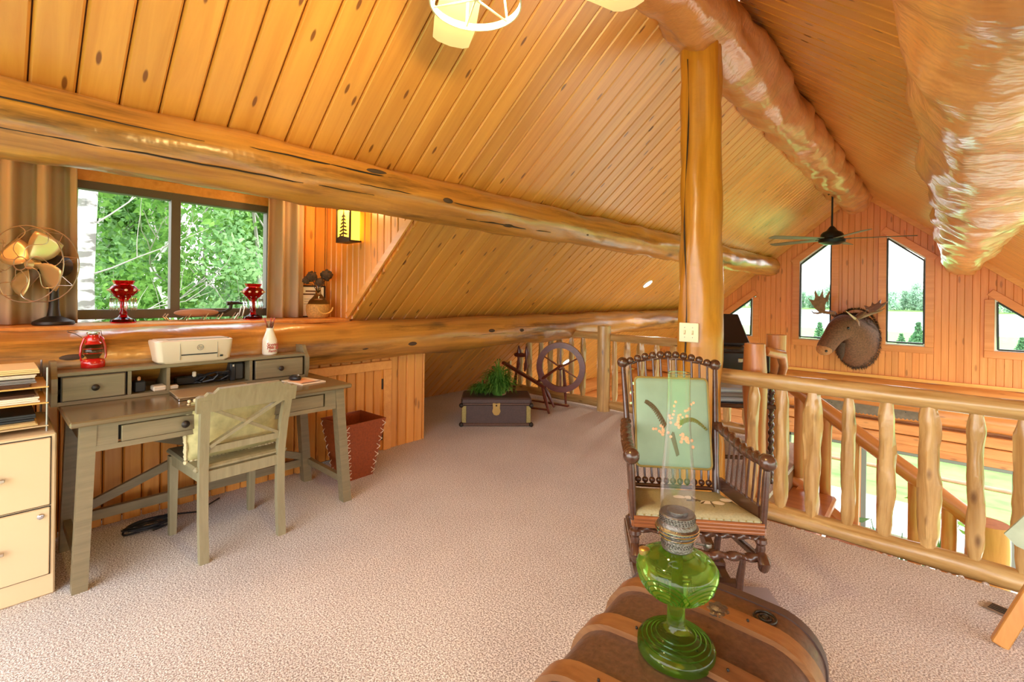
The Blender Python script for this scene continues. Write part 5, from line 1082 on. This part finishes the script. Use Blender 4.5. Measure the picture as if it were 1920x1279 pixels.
# ================================================================== CEILING FANS
def fan(label, loc, rad, nb, a0, mblade, mbody, drop, cage, ms=1):
    t = thing('ceiling_fan', label, 'ceiling fan', loc)          # origin at hub
    b = MB(); b.lathe([(.0, -.09), (.07, -.085), (.115, -.06), (.12, -.03), (.10, -.01), (.10, .03), (.08, .06), (.05, .075), (.03, .11), (.015, .13)], 28); b.v = [(p[0]*ms, p[1]*ms, p[2]*(1+(ms-1)*.6)) for p in b.v]; b.build('motor', mbody, t)
    b = MB(); b.tube([(0, 0, .1), (0, 0, drop)], .013, 10); b.build('downrod', mbody, t)
    b = MB(); b.lathe([(.06, drop-.07), (.065, drop-.03), (.065, drop+.02)], 20); b.build('canopy', mbody, t)
    for k in range(nb):
        a = a0+2*math.pi*k/nb; d = Vector((math.cos(a), math.sin(a), 0)); s_ = Vector((-math.sin(a), math.cos(a), 0)); tilt = s_+Vector((0, 0, .16))
        b = MB(); poly = [(.17, -.055), (rad*.75, -.075), (rad-.02, -.07), (rad, -.05), (rad+.01, .0), (rad, .05), (rad-.02, .07), (rad*.75, .075), (.17, .055)]
        b.prism(poly, (0, 0, -.03), d, tilt, (0, 0, .008)); bl = b.build('blade', mblade, t)
        b = MB(); b.bar(d*.08+Vector((0, 0, -.03)), d*.24+Vector((0, 0, -.03)), .04, .012); b.build('blade_iron', mbody, bl)
    return t
f1 = fan('cream ceiling fan with a caged light at the top of the picture', (-.93, .88, 2.34), .60, 5, R(146), 'cream_fan', 'cream_fan', .62, True)
for z, rr in ((-.222, .125), (-.10, .10)): 
    b = MB(); ring = [[Vector((q*math.cos(a), q*math.sin(a), zz)) for q, zz in ((rr-.004, z-.010), (rr, z-.010), (rr, z+.010), (rr-.004, z+.010))] for a in np.linspace(0, 2*math.pi, 48, endpoint=False)]
    vs = [p for r in ring for p in r]; b.add(vs, [(k*4+i, k*4+(i+1) % 4, ((k+1) % 48)*4+(i+1) % 4, ((k+1) % 48)*4+i) for k in range(48) for i in range(4)]); b.build('cage_hoop', 'cream_fan', f1)
for k in range(3):
    a = k*math.pi/3+.5; b = MB(); b.tube([(.1*math.cos(a), .1*math.sin(a), -.10), (.125*math.cos(a), .125*math.sin(a), -.222), (0, 0, -.215), (-.125*math.cos(a), -.125*math.sin(a), -.222), (-.1*math.cos(a), -.1*math.sin(a), -.10)], .0035, 6); b.build('cage_rod', 'cream_fan', f1)
b = MB(); b.tube([(0, 0, -.08), (0, 0, -.215)], .009, 8); b.build('center_rod', 'cream_fan', f1)
for k in range(3):
    a = k*2.094+.9; b = MB(); b.lathe([(.008, .05), (.012, .04), (.022, .015), (.022, 0), (.012, -.016), (.002, -.02)], 14, c=(.05*math.cos(a), .05*math.sin(a), -.14)); b.build('bulb', 'bulb', f1)
lamp_light('fan_light', (0, 0, -.185), 30, (1, .70, .27), .05, f1)
fan('dark bronze ceiling fan hanging from the far end of the ridge log', (-1.13, 8.6, 2.28), 1.0, 5, R(12), 'window_grey', 'bronze', .72, False, 1.5)
# ================================================================== MOOSE MOUNT
mo = thing('moose_head', 'mounted moose head with palmate antlers on the gable wall', 'mounted head', (-.95, 10.12, .72))
def ml(x, y, z): return Vector((x+.95, y-10.12, z-.72))
SPN = [((-.93, 10.13, .64), .31, .44), ((-.94, 9.98, .66), .33, .45), ((-.96, 9.84, .70), .30, .40), ((-1.0, 9.68, .78), .255, .33), ((-1.05, 9.54, .86), .205, .25), ((-1.09, 9.44, .87), .18, .215), ((-1.14, 9.34, .81), .155, .185), ((-1.19, 9.25, .71), .13, .155), ((-1.235, 9.17, .61), .122, .14), ((-1.27, 9.11, .54), .125, .13), ((-1.295, 9.07, .48), .10, .10), ((-1.31, 9.05, .45), .04, .04)]
b = MB(); rings = []
for i, (p, rw, rh) in enumerate(SPN):
    a = Vector(SPN[max(0, i-1)][0]); c = Vector(SPN[min(len(SPN)-1, i+1)][0]); t_ = (c-a).normalized(); sd = t_.cross(Vector((0, 0, 1))).normalized(); uu = sd.cross(t_)
    if i < 2: sd, uu = Vector((-1, 0, 0)), Vector((0, 0, 1))
    ring = []
    for k in range(28):
        an = 2*math.pi*k/28; q = 1+.05*noise.noise(Vector((math.cos(an)*3, math.sin(an)*3, i*.9)))
        ring.append(ml(*p)+sd*rw*math.cos(an)*q+uu*rh*math.sin(an)*q*(1.12 if (math.sin(an) < 0 and i < 3) else 1))
    rings.append(ring)
loft(b, rings); o = b.build('head_and_neck', 'fur', mo, sharp=180); sb = o.modifiers.new('smooth', 'SUBSURF'); sb.levels = 1; sb.render_levels = 1
b = MB(); g = random.Random(8)
for k in range(900):                                            # shaggy coat fringe round the wall edge and hump
    an = g.uniform(0, 6.283); rw, rh = .31, .46; base = ml(-.95+rw*math.cos(an), 10.08-g.random()*.12, .70+rh*math.sin(an)*(1.1 if math.sin(an) < 0 else 1)); d = Vector((math.cos(an)*.5, -.15, math.sin(an)*.5-.25)).normalized()*g.uniform(.03, .06); sdv = Vector((-math.sin(an), 0, math.cos(an)))*.006
    b.add([base-sdv, base+sdv, base+d], [(0, 1, 2)])
SPv = [(ml(*p), rw, rh) for p, rw, rh in SPN]
for k in range(2600):                                           # coarse coat hairs lying down the neck
    t_ = g.uniform(0, 4.4); i_ = int(t_); f_ = t_-i_; pc_ = SPv[i_][0].lerp(SPv[i_+1][0], f_); rw = SPv[i_][1]*(1-f_)+SPv[i_+1][1]*f_; rh = SPv[i_][2]*(1-f_)+SPv[i_+1][2]*f_
    an = g.uniform(0, 6.283); nrm = Vector((math.cos(an), -.1, math.sin(an))); base = pc_+Vector((rw*math.cos(an), 0, rh*math.sin(an)*(1.1 if math.sin(an) < 0 and i_ < 3 else 1))); d = (Vector((0, .5, -.9))+nrm*.25+Vector((g.gauss(0, .2), 0, 0))).normalized()*g.uniform(.04, .08); sdv = d.cross(nrm).normalized()*.006
    b.add([base-sdv, base+sdv, base+d], [(0, 1, 2)])
tag(b.build('fur_fringe', 'fur_dark', mo, sharp=180, fix=False), kind='stuff')
b = MB(); b.ball(ml(-1.278, 9.095, .52), .118, 16, (1, 1, .85)); b.build('muzzle', 'fur_tan', mo)
for s_ in (-1, 1):
    sdv = Vector((.87, -.49, 0))*s_
    b = MB(); b.ball(ml(-1.12, 9.37, .87)+sdv*.155, .024, 10); b.build('eye', 'eye', mo)
    b = MB(); b.ball(ml(-1.30, 9.03, .50)+sdv*.07, .022, 8); b.build('nostril', 'eye', mo)
    e0 = ml(-1.04, 9.56, 1.02)+sdv*.14; e1 = e0+sdv*.17+Vector((0, .06, .12)); b = MB(); b.tube([e0, e0.lerp(e1, .4), e0.lerp(e1, .8), e1], [.025, .045, .03, .006], 10); b.build('ear', 'fur', mo)
b = MB(); b.tube([ml(-1.10, 9.42, .62), ml(-1.10, 9.42, .48), ml(-1.09, 9.43, .40), ml(-1.09, 9.43, .33)], [.07, .06, .04, .01], 12); b.build('bell', 'fur_dark', mo)
# antlers: beam + palm + tines, built in their own plane
def antler(root, u, v, tilt, nm):
    """root point, u outward direction, v up direction"""
    root = ml(*root); b = MB(); n_ = u.cross(v).normalized()
    P = lambda a, c, d=0: root+u*a+v*c+n_*d
    b.tube([P(0, 0), P(.10, -.005), P(.18, .0), P(.24, .03)], [.03, .026, .026, .03], 12)
    palm = [(.17, -.02), (.26, .0), (.33, .06), (.36, .13), (.43, .20), (.345, .19), (.33, .26), (.345, .36), (.295, .275), (.26, .265), (.225, .36), (.215, .26), (.175, .245), (.12, .36), (.15, .2), (.17, .12), (.16, .05)]
    b.prism(palm, root-n_*.012, u, v, n_*.024)
    b.tube([P(.20, .0), P(.27, -.03), P(.34, -.03), P(.38, .01)], [.022, .016, .011, .004], 8)
    for (a, c), (e, f_) in (((.36, .13), (.45, .225)), ((.33, .26), (.352, .39)), ((.225, .26), (.226, .40)), ((.15, .2), (.105, .385))): b.tube([P(a-.01, c-.02), P((a+e)/2, (c+f_)/2), P(e, f_)], [.016, .011, .003], 8)
    return b.build(nm, 'antler', mo)
antler((-1.19, 9.52, 1.10), Vector((-.95, .28, .06)).normalized(), Vector((.05, .1, 1)).normalized(), 0, 'antler')
antler((-.88, 9.52, 1.03), Vector((.86, .15, .42)).normalized(), Vector((-.12, .93, .42)).normalized(), 0, 'antler')
b = MB(); b.tube([ml(-.92, 9.50, 1.03), ml(-.90, 9.33, 1.02), ml(-.94, 9.18, 1.08), ml(-1.0, 9.12, 1.15)], [.022, .018, .013, .004], 8); b.tube([ml(-.90, 9.4, 1.02), ml(-.85, 9.25, .98), ml(-.83, 9.15, .92)], [.016, .012, .004], 8); b.build('brow_tines', 'antler_tip', mo)
# ================================================================== CROSSCUT SAW on the gable log
sw2 = thing('crosscut_saw', 'long rusty crosscut saw with toothed edge mounted on the gable log', 'saw', (-.78, YG-.17, -.53))
poly = [(-.78, .09), (.78, .06), (.78, -.03)]
n_ = 60
for k in range(n_+1):
    x = .78-1.56*k/n_; poly.append((x, -.065-.03*math.cos(x*1.6) if k % 2 else -.04-.03*math.cos(x*1.6)))
b = MB(); b.prism(poly, (0, 0, 0), (1, 0, 0), (0, 0, 1), (0, .006, 0)); b.build('blade', 'saw_steel', sw2)
for x in (-.80, .80): b = MB(); b.tube([(x, 0, -.06), (x, 0, .03), (x, 0, .12)], [.016, .02, .016], 10); b.build('handle', 'walnut_rail', sw2)
for x in (-.5, .5): b = MB(); b.tube([(x, .17, .04), (x, -.01, .04)], .008, 8); b.build('bracket', 'iron', sw2)
# ================================================================== RECORD PLAYER STAND
rs = thing('barley_twist_stand', 'dark wood stand with twisted legs behind the log post', 'stand', (-1.10, 3.78, 0), R(35))
for z in (.77, .55, .18): b = MB(); b.box((0, 0, z), (.46, .38, .03), bev=.006); b.build('shelf', 'walnut', rs)
for x in (-.2, .2):
    for y in (-.16, .16): b = MB(); rope(b, [(x, y, 0), (x, y, .76)], .017, 110, 12); b.build('twist_leg', 'walnut', rs)
cs_ = thing('shelf_reflection', 'pale blue window reflection built as blocks on the middle shelf of the dark stand', 'cloth', (-1.10, 3.78, .566), R(35))
for k in range(3): b = MB(); b.box((0, 0, .02+.035*k), (.40, .32, .033), bev=.012); b.build('reflection_block', 'paper_grey' if k == 1 else 'water', cs_)  # blue-white blocks stand in for the window reflection on the stand
rp = thing('portable_gramophone', 'black suitcase record player with its lid open', 'record player', (-1.12, 3.76, .786), R(38))
b = MB(); b.box((0, 0, .075), (.42, .34, .15), bev=.01); b.build('case', 'black_plastic', rp)
b = MB(); b.box((0, .01, .154), (.38, .30, .008)); b.build('deck_plate', 'dark_grey', rp)
b = MB(); b.lathe([(.12, .158), (.12, .165), (.02, .167)], 32, c=(-.04, .0, 0)); b.build('turntable', 'iron', rp)
b = MB(); b.tube([(.15, .08, .165), (.15, .08, .19), (.12, -.02, .185), (.06, -.06, .178)], .009, 8); b.build('tonearm', 'chrome', rp)
lid = MB(); ld = Vector((0, .72, .69)).normalized(); lx = Vector((1, 0, 0)); ln_ = lx.cross(ld)
lid.box((0, 0, 0), (.42, .34, .05), Matrix((lx, ld, ln_)).transposed(), bev=.01); o = lid.build('lid', 'black_plastic', rp); o.location = Vector((0, .17, .16))+ld*.17
b = MB(); b.box((0, -.173, .09), (.04, .01, .03), bev=.004); b.build('latch', 'chrome', rp)
# ================================================================== EASEL, VENT, SWITCH, DOWNLIGHTS
ea = thing('wooden_easel', 'pine easel at the right edge of the picture', 'easel', (.64, 2.66, 0))
for p, q in (((-.43, -.05, 0), (-.03, .12, 1.0)), ((.43, -.05, 0), (.03, .12, 1.0)), ((0, .42, 0), (0, .14, 1.0))): b = MB(); b.bar(p, q, .05, .035, up=(0, 1, 0), bev=.004); b.build('leg', 'easel_pine', ea)
b = MB(); b.bar((-.36, -.03, .36), (.36, -.03, .36), .05, .03, bev=.004); b.build('ledge', 'easel_pine', ea)
pc = thing('display_board', 'sage green board with a small white framed photo standing on the easel', 'display board', (.64, 2.66, .378))
b = MB(); g = random.Random(6); ptsb = [(x+g.uniform(-.004, .004), z+g.uniform(-.004, .004)) for x, z in ((-.34, -.008), (-.2, -.01), (-.1, 0), (.1, .0), (.28, .0), (.34, .06), (.33, .2), (.26, .33), (.1, .42), (-.05, .42), (-.18, .38), (-.27, .30), (-.335, .18), (-.365, .13), (-.385, .09), (-.418, .045), (-.39, .01))]
b.prism(ptsb, (0, -.03, 0), (1, 0, 0), (0, .14, .99), (0, .012, 0)); b.build('board', 'sage_board', pc)
b = MB(); b.prism([(-.345, .06), (.17, .10), (.17, .33), (-.29, .20)], (0, -.036, 0), (1, 0, 0), (0, .14, .99), (0, .005, 0)); b.build('photo_mount', 'paper', pc)
b = MB(); b.prism([(-.31, .09), (.13, .13), (.13, .30), (-.27, .18)], (0, -.039, 0), (1, 0, 0), (0, .14, .99), (0, .003, 0)); b.build('photo_area', 'dark_grey', pc)
vt = thing('floor_vent', 'small metal floor register set in the carpet near the railing', 'vent', (.262, 2.885, 0), R(-20))
b = MB(); b.box((0, 0, .004), (.15, .075, .008), bev=.003); b.build('plate', 'vent_metal', vt)
for k in range(4): b = MB(); b.box((0, -.022+.0146*k, .009), (.12, .003, .003)); b.build('louver', 'iron', vt)
sp2 = thing('light_switch', 'ivory double switch plate on the log post', 'light switch', (-1.103, 2.872, 1.11), R(2))
b = MB(); b.box((0, 0, 0), (.118, .010, .118), bev=.003); b.build('plate', 'switch_ivory', sp2)
for x in (-.024, .024):
    b = MB(); b.box((x, -.008, .004), (.009, .012, .02), bev=.002); b.build('toggle', 'switch_ivory', sp2); b = MB(); b.box((x, -.0055, 0), (.011, .002, .026)); b.build('slot', 'cream_dark', sp2)
    for z in (-.03, .03): b = MB(); b.ball((x, -.006, z), .003, 6); b.build('screw', 'vent_metal', sp2)
for i, (x, y, lb) in enumerate(((-3.02, 6.30, 'lit recessed downlight in the left slope above the wall log'), (-4.55, 6.5, 'lit recessed downlight low in the left slope beyond the railing'))):
    t = thing('recessed_light', lb, 'downlight', (x, y, roofz(x))); nn = Vector((S4, 0, -C4)); t.rotation_euler = nn.to_track_quat('Z', 'Y').to_euler()
    b = MB(); b.tube([(.075*math.cos(a), .075*math.sin(a), .004) for a in np.linspace(0, 6.283, 28, endpoint=False)], .008, 8, closed=True); b.build('trim_ring', 'window_white', t)
    b = MB(); b.lathe([(.07, .001), (.05, .004), (.001, .005)], 24); b.build('lamp_face', 'downlight', t)
    sl_ = bpy.data.lights.new('downlight', 'SPOT'); sl_.energy = 45; sl_.spot_size = R(150); sl_.spot_blend = .6; sl_.color = (1, .86, .68); sl_.shadow_soft_size = .06; so_ = bpy.data.objects.new('downlight', sl_); COL.objects.link(so_); so_.parent = t; so_.location = (0, 0, .03); so_.rotation_euler = (math.pi, 0, 0)
# small objects of the lower level seen between the balusters
for i, (x, y, Y, s_, lb) in enumerate(((1612, 980, 6.2, .8, 'teal leaved potted plant below the middle balusters'), (1690, 985, 5.8, 1.0, 'dark leaved potted plant standing below the stairs'), (1760, 940, 8.6, .9, 'yellow green potted plant at the lower window'))):
    p = at(x, y, Y); t = thing('potted_plant', lb, 'plant', (p.x, Y, -2.70)); h = p.z+2.7
    b = MB(); b.lathe([(.10, 0), (.14, .02), (.17, .28), (.16, .29), (.14, .26)], 18); b.build('pot', 'pot', t)
    b = MB(); g = random.Random(i+30)
    for k in range(22):
        a = g.uniform(0, 6.28); l = h*g.uniform(.75, 1.02); r_ = .28*s_*g.random(); p1 = Vector((r_*.4*math.cos(a), r_*.4*math.sin(a), .25+(l-.25)*.6)); p2 = Vector((r_*math.cos(a), r_*math.sin(a), l)); b.tube([(0, 0, .25), p1, p2], [.008, .006, .004], 5)
        sdv = Vector((-math.sin(a), math.cos(a), 0))*.06*s_; tip = p2+Vector((math.cos(a)*.16, math.sin(a)*.16, -.06))*s_; b.add([p2, (p2+tip)/2+sdv, tip, (p2+tip)/2-sdv], [(0, 1, 2, 3)])
    b.build('foliage', ('leaf_teal', 'spruce', 'leaf')[i], t, fix=False)
so = thing('sofa', 'pale upholstered sofa on the lower level', 'sofa', (-.2, 7.2, -2.70))
b = MB(); b.box((0, 0, .25), (1.7, .8, .3), bev=.06); b.build('seat', 'sofa', so); b = MB(); b.box((0, -.35, .5), (1.7, .22, .55), bev=.08); b.build('backrest', 'sofa', so)
for s_ in (-1, 1): b = MB(); b.box((s_*.85, 0, .38), (.2, .82, .5), bev=.07); b.build('arm', 'sofa', so)
